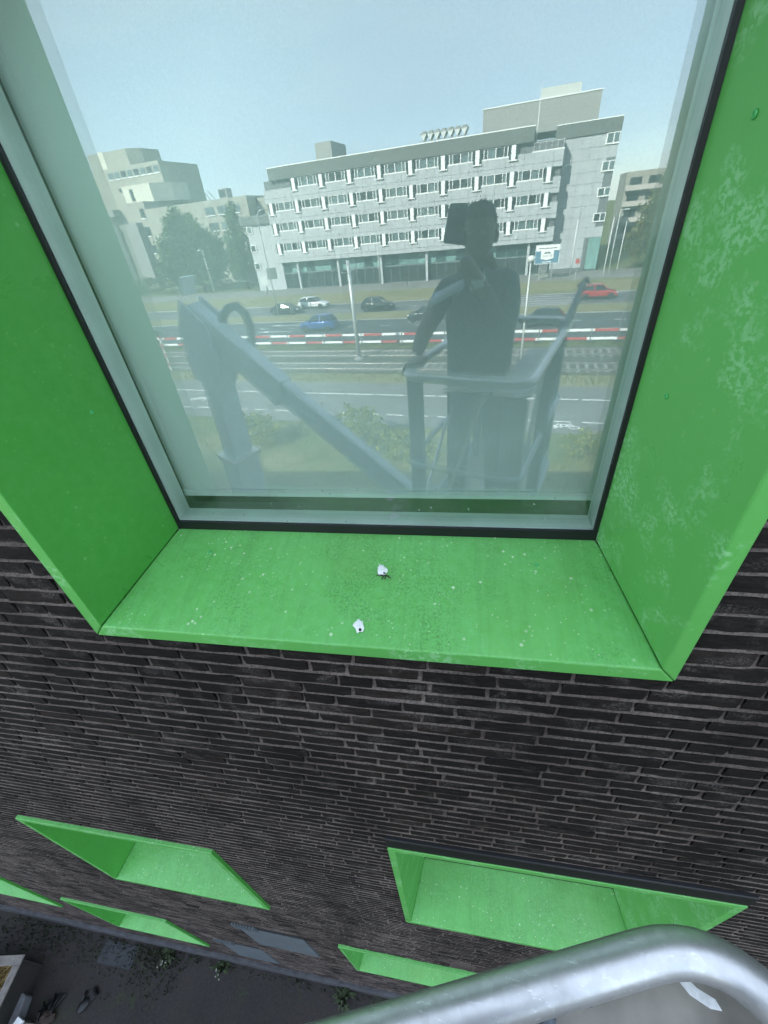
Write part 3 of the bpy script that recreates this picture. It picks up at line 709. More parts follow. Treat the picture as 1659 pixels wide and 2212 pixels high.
for z in (12.4,9.7,6.9,4.0):
    bx(15.7,34,119.6,121,z-2.4,z-2.25).build('balcony_slab', BALC, FB); bx(15.7,34,119.5,119.6,z-2.4,z-1.5).build('balcony_front', BALC, FB)
    for k in range(5): bx(16.4+k*3.5,18.6+k*3.5,120.9,121.02,z-2.2,z-.2).build('window', DGLASS, FB)

# ------------------------------------------------------------------ street furniture
GALV = plain('galvanised_post', (.46,.48,.47), .45, .5); LAMPW = plain('pale_lamp_post', (.62,.63,.60), .5, .2)
def lamp(label, u, v, h, arm, ang, r=.07):
    t = thing('street_lamp', label, 'street lamp', S(u,v), RZ+ang, 'street lamps along the road')
    MB().tube([(0,0,0),(0,0,h)], r, 8, r1=r*.55).build('pole', LAMPW, t, smooth=True)
    if arm: MB().tube([(0,0,h),(arm*.5,0,h+.12),(arm,0,h+.1)], .035, 6).build('arm', LAMPW, t); MB().box(arm-.05,arm+.6,-.13,.13,h+.04,h+.16).build('lamp_head', LAMPW, t, bevel=.04)
    else: MB().ball((0,0,h+.12), .26, .26, .2).build('lamp_head', plain('lamp_globe', (.75,.76,.72), .3), t, smooth=True)
    return t
lamp('slim street lamp in front of the dark trees at the left of the reflection', -62.6, 79.3, 7.9, .5, pi)
lamp('slim street lamp before the middle of the grey office block', -25.6, 76.1, 7.9, .5, pi)
lamp('globe-topped pale lamp post rising beside the person in the reflection', -.5, 33.2, 6.8, 0, 0, .085)
lamp('street lamp near the flagpoles by the office wing', 10.0, 76.8, 7.9, .5, 0)
for (u,v,h,l) in ((4.85,79.5,7.1,'left flagpole before the office wing'),(9.35,76.8,7.1,'middle flagpole leaning beside the office wing lamp'),(12.1,84,6.2,'right flagpole by the tree beside the office wing')):
    t = thing('flagpole', 'bare white '+l, 'flagpole', S(u,v), RZ, 'flagpoles at the office entrance')
    MB().tube([(0,0,0),(0,0,h)], .075, 8, r1=.04).build('pole', WHITEP, t, smooth=True); MB().ball((0,0,h+.05), .07).build('finial', WHITEP, t); MB().lathe([(.16,0),(.16,.06),(.09,.12)], 10).build('base', GALV, t)
# tram catenary mast
t = thing('catenary_mast', 'thick grey tram wire mast standing between the two tracks', 'mast', S(-14.2,34.7,.05), RZ)
MB().tube([(0,0,0),(0,0,7.5)], .185, 12, r1=.15).build('pole', GALV, t, smooth=True); MB().lathe([(.45,0),(.45,.1),(.3,.22)], 14).build('base', KERB, t)
mb = MB()
for s_ in (-1,1): mb.tube([(0,0,6.6),(s_*.2,s_*1.9,6.9)], .03, 6); mb.tube([(0,0,5.9),(s_*.2,s_*1.9,6.9)], .02, 6)
mb.build('bracket', GALV, t); mb = MB(); mb.tube([(.0,-.2,5.9),(.4,-.5,6.6),(.6,-.8,7.2)], .02, 5); mb.tube([(0,-.15,5.7),(-.6,-.7,5.3)], .03, 5); mb.build('insulator_rod', GALV, t)
# sign mast
t = thing('traffic_sign_mast', 'tall thin mast carrying two back-to-back traffic sign boxes on the median', 'sign mast', S(-33.5,54.4,.12), RZ)
MB().tube([(0,0,0),(0,0,5.9),(-.05,0,11.4),(.5,0,11.9),(1.2,0,12.0)], .085, 8, r1=.05).build('pole', GALV, t, smooth=True)
MB().box(-.35,1.0,-.14,.0,4.6,5.85).build('sign_back', plain('dark_sign_back', (.10,.12,.11), .6), t, bevel=.03); MB().box(-1.6,-.4,-.1,.04,3.9,5.0).build('sign_box', plain('light_sign', (.5,.52,.5), .5), t, bevel=.03)
# red and white striped post with lamp
RED = plain('signal_red', (.42,.05,.045), .6); 
t = thing('striped_post', 'red and white striped crossing post at the left edge of the reflection', 'post', S(-32.0,31.2,.02), RZ)
for k in range(8): MB().tube([(0,0,k*.4),(0,0,k*.4+.4)], .07, 8).build('stripe', RED if k%2 else WHITEP, t)
MB().box(-.2,.25,-.15,.15,3.2,3.55).build('lamp_head', BLACK, t)
t = thing('white_gate_post', 'slanting white post beside the lift mast at lower left of the reflection', 'post', S(-17.6,20.5,0), RZ)
MB().bar((0,0,0),(-.25,0,2.4),.12,.12).build('post', WHITEP, t); MB().box(-.75,.2,-.08,.08,2.35,2.5).build('crossbar', WHITEP, t)
t = thing('round_bollard', 'thin dark post behind the barrier at the right', 'post', S(7.5,43.6,.03), RZ); MB().tube([(0,0,0),(0,0,1.6)], .04, 8).build('post', plain('post_grey', (.12,.13,.13), .5), t); MB().ball((0,0,1.62), .05).build('cap', BLACK, t)
t = thing('road_sign', 'small road sign on a thin post on the far verge', 'sign', S(5.2,72.5,.1), RZ); MB().tube([(0,0,0),(0,0,2.6)], .04, 8).build('post', GALV, t); MB().lathe([(.32,-.02),(.32,.02)], 20, (0,.06,2.5), 'y').build('sign_plate', RED, t)
# red and white barrier, one section per gap between posts
ORD = 'first second third fourth fifth sixth seventh eighth ninth tenth eleventh twelfth thirteenth fourteenth fifteenth sixteenth seventeenth eighteenth nineteenth twentieth'.split(); ORD += ['twenty-'+q for q in ORD[:9]]
sec = thing('barrier_section', 'x', 'barrier')
def barrier(k, u):
    t = thing('barrier_section', '', 'barrier', S(u,39.45,.045), RZ, 'red and white barrier sections along the tram track')
    f = k % 2
    MB().box(.02,.24,-.03,.03,.84,1.04).build('board_end', WHITEP, t); MB().box(.24,2.02,-.03,.03,.84,1.04).build('upper_board', WHITEP if f else RED, t, bevel=.008)
    MB().box(.02,1.80,-.03,.03,.18,.38).build('lower_board', RED if f else WHITEP, t, bevel=.008); MB().box(1.80,2.02,-.03,.03,.18,.38).build('board_end', WHITEP, t)
    MB().box(-.035,.035,.032,.10,0,1.2).build('post', plain('post_grey', (.12,.13,.13), .5), t); MB().box(-.3,.3,-.3,.35,0,.08).build('foot', BLACK, t, bevel=.02)
    c = 'white upper board' if f else 'red upper board'
    t['label'] = f'{ORD[k]} barrier section from the left of the tram-side row, {c}'
bpy.data.objects.remove(sec)
for k in range(29): barrier(k, -44.2+k*2.04)
# billboard
t = thing('billboard', 'blue and white advertising billboard on two legs before the office block', 'billboard', S(1.08,75), RZ)
BLUE = plain('billboard_blue', (.09,.20,.29), .5, var=.05); TXT = plain('billboard_text_grey', (.10,.11,.12), .6)
MB().box(-1.65,1.65,-.06,.06,2.35,4.65).build('board', BLUE, t)
mb = MB(); mb.box(-1.62,1.62,.062,.072,3.95,4.62); mb.prism([(-.88,3.95),(.88,3.95),(.88,2.95),(0,2.78),(-.88,2.95)], .062, .072, 'xz'); mb.build('white_field', WHITEP, t)
mb = MB(); mb.box(-1.7,-1.65,-.08,.08,2.3,4.7); mb.box(1.65,1.7,-.08,.08,2.3,4.7); mb.box(-1.65,1.65,-.08,.08,4.65,4.7); mb.box(-1.65,1.65,-.08,.08,2.3,2.35); mb.build('frame', WHITEP, t)
mb = MB()
mb.prism([(.04,3.56),(.46,3.56),(.40,3.75),(.04,3.86)], .073, .08, 'xz'); mb.prism([(-.04,3.56),(-.46,3.56),(-.40,3.75),(-.04,3.86)], .073, .08, 'xz'); mb.build('roof_logo', TXT, t)
for (s_, z, size, w_) in (('AD HOC', 3.18, .36, 1.5),):
    cu = bpy.data.curves.new('lettering','FONT'); cu.body = s_; cu.size = size; cu.extrude = .004; cu.align_x = 'CENTER'
    to = bpy.data.objects.new('lettering_source', cu); COL.objects.link(to); bpy.context.view_layer.update()
    me = bpy.data.meshes.new_from_object(to.evaluated_get(bpy.context.evaluated_depsgraph_get())); bpy.data.objects.remove(to)
    me.materials.clear(); me.materials.append(TXT)
    o = link('lettering', me, t, (0,.08,z)); o.rotation_euler = (radians(90),0,pi)
for (x0_, x1_) in ((-1.25,-.5),(-.4,.1),(.2,.75),(.85,1.2)): MB().box(x0_,x1_,.073,.078,4.2,4.32).build('small_print', TXT, t)
MB().box(-.7,.7,.062,.07,2.5,2.58).build('caption_line', WHITEP, t)
for s_ in (-.9,.9): MB().tube([(s_,-.1,0),(s_,-.1,3.5)], .06, 8).build('leg', GALV, t)

# ------------------------------------------------------------------ cars
TYRE = plain('tyre_rubber', (.012,.012,.012), .8); RIM = plain('alloy_rim', (.55,.56,.57), .3, .8); CGLASS = plain('car_glass', (.012,.016,.017), .05, spec=.8); LIGHTW = plain('headlamp', (.8,.8,.78), .1); LIGHTR = plain('tail_lamp', (.35,.01,.01), .2); TRIM = plain('black_trim', (.015,.015,.015), .5)
TYM = MB().lathe([(.19,-.105),(.30,-.11),(.325,-.07),(.325,.07),(.30,.11),(.19,.105)], 20, (0,0,0), 'y').mesh('tyre', TYRE, True)
def rimmesh():
    mb = MB(); mb.lathe([(.2,.02),(.2,.09),(.185,.095),(.185,.03)], 20, (0,0,0), 'y')
    for k in range(5):
        a = 2*pi*k/5; mb.bar((0,.06,0),(.19*cos(a),.08,.19*sin(a)),.05,.03,(0,1,0))
    mb.ball((0,.07,0),.045,.03,.045,8,5); return mb.mesh('rim', RIM)
RIMM = rimmesh()
PROF = {  # stations: x (front = +), belt height, half width;  cabin: (x_front_base, x_front_top, x_rear_top, x_rear_base, roof z)
 'hatch': dict(L=4.2, st=[(2.08,.60,.62),(1.95,.74,.76),(1.5,.86,.86),(1.0,.96,.89),(0,1.0,.90),(-1.2,1.02,.90),(-1.85,.98,.86),(-2.08,.80,.74)], cab=(1.05,.35,-1.35,-1.95,1.55), wb=1.32),
 'suv': dict(L=4.35, st=[(2.15,.66,.66),(2.0,.84,.80),(1.5,.98,.90),(1.0,1.06,.92),(0,1.08,.93),(-1.2,1.12,.93),(-1.95,1.06,.88),(-2.17,.85,.78)], cab=(1.0,.35,-1.45,-2.05,1.66), wb=1.36),
 'estate': dict(L=4.6, st=[(2.28,.60,.62),(2.1,.74,.77),(1.6,.87,.87),(1.05,.97,.90),(0,1.0,.91),(-1.4,1.02,.91),(-2.1,.98,.86),(-2.3,.80,.76)], cab=(1.1,.35,-1.7,-2.2,1.53), wb=1.40),
 'sedan': dict(L=4.6, st=[(2.28,.58,.62),(2.1,.72,.77),(1.6,.84,.87),(1.05,.94,.90),(0,.97,.91),(-1.2,.99,.90),(-1.9,.97,.85),(-2.3,.82,.74)], cab=(1.1,.25,-.95,-1.75,1.42), wb=1.42)}
def car(kind, label, col, u, v, facing, z=.03, metal=.3):
    P = PROF[kind]; t = thing('parked_car' if False else 'car', label, 'car', S(u,v,z), RZ+(0 if facing > 0 else pi), 'cars on the two carriageways')
    pm = plain('car_paint_%d_%d_%d' % tuple(int(c*999) for c in col), col, .22, metal, var=.04, spec=.7)
    vs = []; fs = []; n = 10
    for (x, zb, w) in P['st']:
        end = abs(x) > P['L']/2-.3; lo = .26 if end else .19
        vs += [(x,-w*.8,lo),(x,-w,.36),(x,-w,zb*.68),(x,-w*.97,zb*.92),(x,-w*.84,zb),(x,w*.84,zb),(x,w*.97,zb*.92),(x,w,zb*.68),(x,w,.36),(x,w*.8,lo)]
    m = len(P['st'])
    for i in range(m-1):
        for k in range(n): fs.append((i*n+k, i*n+(k+1)%n, (i+1)*n+(k+1)%n, (i+1)*n+k))
    fs += [tuple(range(n)), tuple((m-1)*n+k for k in range(n))[::-1]]
    mb = MB(); mb.add(vs, fs); b = mb.build('body', pm, t, smooth=True, bevel=.03)
    x0,x1,x2,x3,zr = P['cab']; zb = .97 if kind != 'suv' else 1.07; wb_, wt = .84, .62
    mid = (x1+x2)/2
    gl = MB(); gl.add([(x0,-wb_*.86,zb-.06),(x0,wb_*.86,zb-.06),(x1,wt,zr-.05),(x1,-wt,zr-.05),(x3,-wb_*.86,zb-.02),(x3,wb_*.86,zb-.02),(x2,wt,zr-.07),(x2,-wt,zr-.07),(mid,-wb_,zb-.02),(mid,wb_,zb-.02),(mid,wt+.03,zr-.03),(mid,-wt-.03,zr-.03)],
        [(0,1,2,3),(5,4,7,6),(0,3,11,8),(8,11,7,4),(1,9,10,2),(9,5,6,10),(3,2,10,11),(11,10,6,7)])
    gl.build('windows', CGLASS, t)
    rf = MB(); rf.add([(x1+.06,-wt-.02,zr-.06),(x1+.06,wt+.02,zr-.06),(mid,wt+.05,zr-.03),(x2-.12,wt+.02,zr-.09),(x2-.12,-wt-.02,zr-.09),(mid,-wt-.05,zr-.03),(x1-.1,-wt*.8,zr-.005),(x1-.1,wt*.8,zr-.005),(mid,wt*.85,zr+.015),(x2,wt*.8,zr-.02),(x2,-wt*.8,zr-.02),(mid,-wt*.85,zr+.015)],
        [(0,1,7,6),(1,2,8,7),(2,3,9,8),(3,4,10,9),(4,5,11,10),(5,0,6,11),(6,7,8,11),(11,8,9,10),(0,5,4,3,2,1)]); rf.build('roof', pm, t, smooth=False, bevel=.02)
    for s_ in (-1,1):
        pl = MB(); pl.bar((x0,s_*wb_*.87,zb-.05),(x1,s_*(wt+.01),zr-.05),.07,.05); pl.bar((mid,s_*(wb_+.01),zb-.02),(mid,s_*(wt+.045),zr-.03),.10,.03); pl.bar((x3,s_*wb_*.87,zb-.03),(x2,s_*(wt+.01),zr-.08),.16,.06); pl.build('pillars', pm, t)
        MB().ball((x0-.2,s_*.98,zb+.03),.08,.1,.07).build('wing_mirror', pm, t, smooth=True)
        MB().bar((P['wb']-.42,s_*.905,.34),(-P['wb']+.42,s_*.905,.34),.03,.09).build('sill_trim', TRIM, t)
        MB().box(mid+.12,mid+.3,s_*.9-.015,s_*.9+.015,zb*.80,zb*.80+.03).build('door_handle', pm, t); 
        hx = P['L']/2
        MB().ball((hx-.22,s_*.64,.66 if kind != 'suv' else .76),.16,.13,.09).build('headlight', LIGHTW, t, smooth=True); MB().ball((-hx+.18,s_*.68,.84),.1,.13,.14).build('tail_light', LIGHTR, t, smooth=True)
        for x in (P['wb'],-P['wb']):
            MB().lathe([(.385,-.02),(.385,.02)], 20, (x,s_*.885,.34), 'y').build('wheel_arch', TRIM, t)
            w = link('wheel', TYM, t, (x,s_*.84,.325)); w.rotation_euler = (0,0,0 if s_ > 0 else pi); link('rim', RIMM, w)
    MB().box(P['L']/2-.06,P['L']/2+.015,-.45,.45,.36,.52).build('grille', TRIM, t, bevel=.01)
    MB().box(-.26,.26,-.006,.006,.0,.11).build('number_plate', plain('plate_yellow', (.55,.40,.04), .5), t).location = (-P['L']/2+.0,0,.55)
    t.children[-1].rotation_euler = (0,0,pi/2)
    return t
car('suv', 'blue crossover driving left on the nearer carriageway', (.035,.085,.26), -23.5, 46.4, -1)
car('estate', 'silver white estate car driving right in the far lane', (.66,.67,.66), -30.9, 60.5, 1, metal=.1)
car('sedan', 'dark saloon partly behind the thin sign mast on the far carriageway', (.018,.022,.022), -33.6, 56.95, 1)
car('suv', 'black crossover driving right, just right of the tram wire mast', (.012,.014,.014), -19.6, 56.6, 1)
car('hatch', 'dark hatchback half hidden behind the person\'s outstretched arm', (.025,.03,.035), -11.6, 49.9, -1)
car('hatch', 'dark green hatchback seen through the lift basket\'s rear rail', (.012,.022,.02), .9, 46.0, -1)
car('hatch', 'red hatchback on the far carriageway at the right', (.42,.03,.035), 7.0, 58.9, 1)
# ------------------------------------------------------------------ vegetation
def mat_leaf(name, a, b, c):
    N = Nodes(name); g = N.n('ShaderNodeNewGeometry'); col = N.ramp(g.outputs['Random Per Island'], [(0, a), (.5, b), (1, c)])
    d = N.n('ShaderNodeBsdfDiffuse'); N.l(col, d.inputs[0]); tl = N.n('ShaderNodeBsdfTranslucent'); N.l(col, tl.inputs[0])
    mx = N.n('ShaderNodeMixShader'); mx.inputs[0].default_value = .3; N.l(d.outputs[0], mx.inputs[1]); N.l(tl.outputs[0], mx.inputs[2]); return N.done(mx.outputs[0])
LEAFD = mat_leaf('dark_leaf', (.065,.10,.042), (.11,.155,.062), (.18,.22,.10)); LEAFY = mat_leaf('yellow_green_leaf', (.075,.085,.02), (.13,.135,.035), (.20,.18,.06)); LEAFB = mat_leaf('bush_leaf', (.08,.12,.025), (.20,.23,.05), (.36,.34,.09))
BARK = plain('bark', (.06,.05,.04), .9); LEAFW = mat_leaf('pale_blossom', (.30,.34,.28), (.5,.52,.46), (.65,.65,.6))
def leaves(mb, blobs, n, size, rnd, yb=1.0):
    tot = sum(b[1][0]*b[1][1]*b[1][2] for b in blobs)
    for (c, r) in blobs:
        k = int(n*r[0]*r[1]*r[2]/tot)
        clumps = [(rnd.gauss(0,1),rnd.gauss(0,1),rnd.gauss(0,1)) for _ in range(max(6,k//28))]
        cl = []
        for g in clumps:
            q = Vector(g).normalized()*(rnd.random()**.35)*.92; cl.append(q)
        for _ in range(k):
            q = rnd.choice(cl)+Vector((rnd.gauss(0,.12),rnd.gauss(0,.12),rnd.gauss(0,.10)))
            p = Vector((c[0]+q.x*r[0], c[1]+q.y*r[1], c[2]+q.z*r[2]))
            a = Vector((rnd.gauss(0,1),rnd.gauss(0,1),rnd.gauss(0,.6))).normalized(); b_ = a.orthogonal().normalized(); b_ = (Matrix.Rotation(rnd.random()*6.28,3,a)@b_); s_ = size*rnd.uniform(.6,1.3)
            d = a.cross(b_)
            mb.add([p-b_*s_*.5, p+d*s_*.28, p+b_*s_*.5, p-d*s_*.28], [(0,1,2,3)])
def tree(name, label, cat, u, v, trunk_h, blobs, n, size, leaf, seed, group=None, tr=.22):
    rnd = random.Random(seed); t = thing(name, label, cat, S(u,v,.0), RZ, group)
    top = max(b[0][2] for b in blobs); mb = MB()
    mb.tube([(0,0,0),(.05,.02,trunk_h*.5),(0,.1,trunk_h),(.1,0,top)], tr, 8, r1=tr*.25)
    for (c, r) in blobs:
        h0 = trunk_h*rnd.uniform(.75,1.1); mb.tube([(0,0,h0),(c[0]*.5,c[1]*.5,(h0+c[2])*.5+.2),(c[0],c[1],c[2])], tr*.45, 6, r1=tr*.1)
    mb.build('trunk', BARK, t, smooth=True)
    lv = MB(); leaves(lv, blobs, n, size, rnd); lv.build('crown', leaf, t, fix=False)
    return t
tree('broadleaf_tree','large dark green tree in front of the beige concrete building','tree',-70,86,3.2,[((-4,0,7),(5,4,5)),((0,1,10),(5,4,5)),((3,0,7),(4.5,4,5)),((-7,0,5),(4,3.5,4)),((1,-1,4.5),(5.5,4,3.5)),((-2,0,12.5),(3,3,3))],16000,.62,LEAFD,11,'trees across the street',.35)
tree('poplar_tree','narrow dark tree top rising right of the large tree','tree',-59.5,87,3,[((0,0,8),(2.6,2.6,6)),((.3,0,12.5),(1.8,1.8,3.2)),((-1,0,5),(3,2.6,3.5))],6500,.5,LEAFD,12,'trees across the street')
tree('broadleaf_tree','dark tree with a bulging crown against the rear office building','tree',-52.5,99,5,[((0,0,13),(2.6,2.2,3)),((1.2,0,10),(3,2.4,3.5))],1600,.5,LEAFD,17,'trees across the street')
tree('shrub','low hedge-like shrub below the large tree','shrub',-80,88,1,[((-6,0,2),(5,2.5,2)),((3,0,1.8),(6,2.5,1.9)),((12,0,1.5),(5,2,1.6)),((-14,0,2),(6,2.5,2.2))],4200,.4,LEAFD,13,'shrubs across the street',.08)
tree('autumn_tree','yellowish tree at the right edge beyond the office wing','tree',16.2,83,3,[((0,0,6),(3,3,4)),((1.4,0,9.5),(2.6,2.5,3.4)),((-1.6,0,4),(2.4,2.4,2.8)),((3.2,0,7),(3,3,4.4))],8000,.5,LEAFY,14,'trees across the street')
tree('autumn_tree','yellow green tree behind, right of the balcony block','tree',24,92,3.5,[((0,0,8),(4,4,5)),((3,0,6),(4,4,4.5)),((-3,0,5),(3.5,3.5,4)),((6,0,8),(4,4,5)),((10,0,7),(4,4,5)),((2,0,11),(3,3,3))],8000,.6,LEAFY,15,'trees across the street')
tree('blossom_bush','small pale bush below the billboard','shrub',.7,75.6,.4,[((0,0,.8),(.95,.8,.75)),((.5,0,.5),(.7,.6,.5))],700,.16,LEAFW,16,None,.03)
k = 0
for (u,v,h,n,lab) in ((-14.2,18.2,2.0,1500,'leafy yellow green bush below the boom in the reflection'),(-8.0,18.8,2.3,1700,'tall yellow green bush left of the lift basket'),(-11.4,20.4,1.6,600,'thin reddish weeds between the two yellow bushes'),(-5.2,17.6,1.6,1000,'low bush behind the lift basket posts'),(3.2,19.2,1.3,900,'scrubby bush by the painted bicycle symbol at the right')):
    k += 1
    tree('verge_bush', lab, 'shrub', u, v, .3, [((0,0,h*.45),(1.3,1.0,h*.5)),((.7,.3,h*.35),(1.0,.9,h*.4)),((-.6,0,h*.7),(.7,.6,h*.32))], int(n*1.4), .17, LEAFB if k != 3 else plain('reddish_weed', (.12,.09,.05), .9), 30+k, 'bushes on the verge', .03)
rnd = random.Random(21); mb = MB()
for _ in range(9000):
    u = rnd.uniform(-34,14); v = rnd.uniform(9,21.2); p = S(u,v,.0); h = rnd.uniform(.12,.4); a = rnd.random()*6.28; w = .02; lean = Vector((rnd.gauss(0,.08),rnd.gauss(0,.08),0))
    dx = Vector((cos(a),sin(a),0))*w; mb.add([p-dx,p+dx,p+lean+Vector((0,0,h))], [(0,1,2)])
tag(mb.build('tall_grass', LEAFB, fix=False), 'long yellow green grass on the verge below the lift', 'grass', kind='stuff')
mb = MB()
for _ in range(6000):
    u = rnd.uniform(-45,14); v = rnd.choice((rnd.uniform(28.7,31.0),rnd.uniform(38.3,39.4))); p = S(u,v,.03); h = rnd.uniform(.08,.3); a = rnd.random()*6.28
    dx = Vector((cos(a),sin(a),0))*.03; mb.add([p-dx,p+dx,p+Vector((rnd.gauss(0,.08),rnd.gauss(0,.08),h))], [(0,1,2)])
tag(mb.build('dry_grass', LEAFY, fix=False), 'dry grass along the tram track edges', 'grass', kind='stuff')
# low fence below the trees
t = thing('metal_fence', 'thin dark fence in front of the trees at the left of the reflection', 'fence', S(-92,84.5), RZ)
for k in range(16): MB().box(k*2.5-.03,k*2.5+.03,-.03,.03,0,1.7).build('post', TRIM, t)
for z in (.5,1.05,1.6): MB().box(0,37.5,-.015,.015,z,z+.04).build('rail', TRIM, t)

# ------------------------------------------------------------------ skinned figures
def skin_mesh(joints, edges, root, sub=2):
    names = list(joints); idx = {n:i for i,n in enumerate(names)}
    me = bpy.data.meshes.new('figure'); me.from_pydata([joints[n][0] for n in names], [(idx[a],idx[b]) for a,b in edges], [])
    o = bpy.data.objects.new('figure_source', me); COL.objects.link(o)
    sk = o.modifiers.new('skin','SKIN'); sk.use_smooth_shade = True; sk.branch_smoothing = .4
    for n in names:
        r = joints[n][1]; r = r if isinstance(r, tuple) else (r,r); me.skin_vertices[0].data[idx[n]].radius = r; me.skin_vertices[0].data[idx[n]].use_root = (n == root)
    if sub: ss = o.modifiers.new('sub','SUBSURF'); ss.levels = sub; ss.render_levels = sub
    bpy.context.view_layer.update()
    out = bpy.data.meshes.new_from_object(o.evaluated_get(bpy.context.evaluated_depsgraph_get())); bpy.data.objects.remove(o)
    return out
def head_verts(c, fwd, h=.235, n=20, m=16):
    """egg-shaped head with brow, nose, mouth and chin; c = centre, fwd = facing direction"""
    f = Vector(fwd).normalized(); r = f.cross(Vector((0,0,1))).normalized(); up = r.cross(f); vs = []; fs = []
    for i in range(m+1):
        t = pi*i/m; zz = math.copysign(abs(cos(t))**.9, cos(t))*.5
        for k in range(n):
            a = 2*pi*k/n; ca, sa = cos(a), sin(a); w = max(0,sin(t))**.6
            wid = .33*(1 if zz > -.1 else 1-.45*((-zz-.1)/.4)); dep = .40*(1 if zz > -.15 else 1-.12*((-zz-.15)/.35))
            x = sa*w*wid; y = ca*w*dep*(1 if ca > 0 else 1.05)
            if ca > .93: 
                if -.22 < zz < .04: y += .075*(1-abs((zz+.12)/.16)) if abs(zz+.12) < .16 else 0
                if -.33 < zz < -.27: y += .02
                if zz < -.4: y += .03
            if .72 < ca < .97 and -.02 < zz < .1: y -= .03
            vs.append(Vector(c)+(r*x+f*y+up*zz)*h)
    for i in range(m):
        for k in range(n): fs.append((i*n+k,(i+1)*n+k,(i+1)*n+(k+1)%n,i*n+(k+1)%n))
    return vs, fs
def merge(me, extra):
    bm = bmesh.new(); bm.from_mesh(me)
    for vs, fs, mi in extra:
        bv = [bm.verts.new(v) for v in vs]
        for f in fs:
            try: fc = bm.faces.new([bv[i] for i in f]); fc.material_index = mi; fc.smooth = True
            except ValueError: pass
    bmesh.ops.remove_doubles(bm, verts=bm.verts, dist=1e-5); bmesh.ops.recalc_face_normals(bm, faces=bm.faces); bm.to_mesh(me); bm.free()
SKINM = plain('skin', (.15,.088,.06), .55, var=.08, scale=20); SHIRT = plain('navy_polo_shirt', (.032,.042,.056), .9, scale=40); TROUS = plain('dark_work_trousers', (.045,.05,.056), .9, scale=30); SHOE = plain('work_boots', (.02,.018,.016), .7); HAIR = plain('short_brown_hair', (.035,.024,.016), .8, scale=60, var=.3); STRIPE = plain('pale_shirt_panel', (.55,.60,.66), .85)
H = CAMH
J = {'pel':((.12,-.53,H-.86),(.225,.20)),'waist':((.12,-.52,H-.70),(.225,.20)),'chest':((.108,-.49,H-.48),(.235,.20)),'upch':((.09,-.46,H-.335),(.165,.13)),'neck':((.085,-.445,H-.245),.068),'nk2':((.082,-.42,H-.19),.062),
     'shR':((.25,-.44,H-.325),.072),'elR':((.235,-.25,H-.51),.05),'fmR':((.12,-.16,H-.34),.042),'wrR':((.01,-.075,H-.165),.030),
     'shL':((-.065,-.45,H-.325),.072),'bL':((-.125,-.36,H-.42),.056),'elL':((-.18,-.26,H-.50),.045),'fmL':((-.20,-.20,H-.545),.042),'wrL':((-.215,-.155,H-.588),.030),
     'hipR':((.215,-.53,H-.95),.098),'knR':((.235,-.47,H-1.32),.066),'ankR':((.24,-.53,H-1.68),.046),'toeR':((.25,-.37,H-1.725),.040),
     'hipL':((.03,-.53,H-.95),.098),'knL':((.01,-.45,H-1.32),.066),'ankL':((.005,-.52,H-1.68),.046),'toeL':((-.01,-.36,H-1.725),.040)}
ED = [('pel','waist'),('waist','chest'),('chest','upch'),('upch','neck'),('neck','nk2'),('upch','shR'),('shR','elR'),('elR','fmR'),('fmR','wrR'),('upch','shL'),('shL','bL'),('bL','elL'),('elL','fmL'),('fmL','wrL'),('pel','hipR'),('hipR','knR'),('knR','ankR'),('ankR','toeR'),('pel','hipL'),('hipL','knL'),('knL','ankL'),('ankL','toeL')]
me = skin_mesh(J, ED, 'pel')
for mt in (SHIRT, SKINM, TROUS, SHOE): me.materials.append(mt)
for p in me.polygons:
    c = p.center; mi = 0
    if c.z < H-1.63: mi = 3
    elif c.z < H-.82: mi = 2
    elif c.z > H-.262 and -.02 < c.x < .2 and c.y > -.55 and c.y < -.33: mi = 1
    elif c.x < -.135 and c.y > -.37: mi = 1
    elif c.y > -.12: mi = 1
    p.material_index = mi
hc = Vector((.085,-.405,H-.105)); look = Vector((-.09,.40,.02))
hv, hf = head_verts(hc, look)
extra = [(hv, hf, 1)]
def finger(pts, r=.0085):
    mb = MB(); mb.tube(pts, r, 7, r1=r*.75); mb.ball(pts[-1], r*.78, n=7, m=5); return (mb.v, mb.f, 1)
def palm(c, ax, ay, az, L, Wd, T):
    mb = MB(); n = 8; vs = []
    mb.ball((0,0,0), 1, 1, 1, 12, 8); vs = []
    for v in mb.v:
        e = [math.copysign(abs(q)**.6, q) for q in v]; vs.append(Vector(c)+ax*e[0]*L/2+ay*e[1]*Wd/2+az*e[2]*T/2)
    return (vs, mb.f, 1)
# left hand closed over the rail corner
c = Vector((-.205,-.125,H-.610)); ax = Vector((-.92,-.25,-.15)).normalized(); az = Vector((-.1,.2,1)).normalized(); ay = az.cross(ax).normalized()
extra.append(palm(c, ax, ay, az, .095, .085, .034))
for k, L in enumerate((.07,.078,.073,.058)):
    b0 = c+ax*.04+ay*(-.032+k*.0215); extra.append(finger([b0, b0+ax*L*.45-az*.008, b0+ax*L*.6-az*.035, b0+ax*L*.35-az*.058]))
b0 = c-ax*.02+ay*.038; extra.append(finger([b0, b0+ay*.022+ax*.02-az*.008, b0+ay*.02+ax*.04-az*.03, b0+ay*.008+ax*.048-az*.045], .0105))
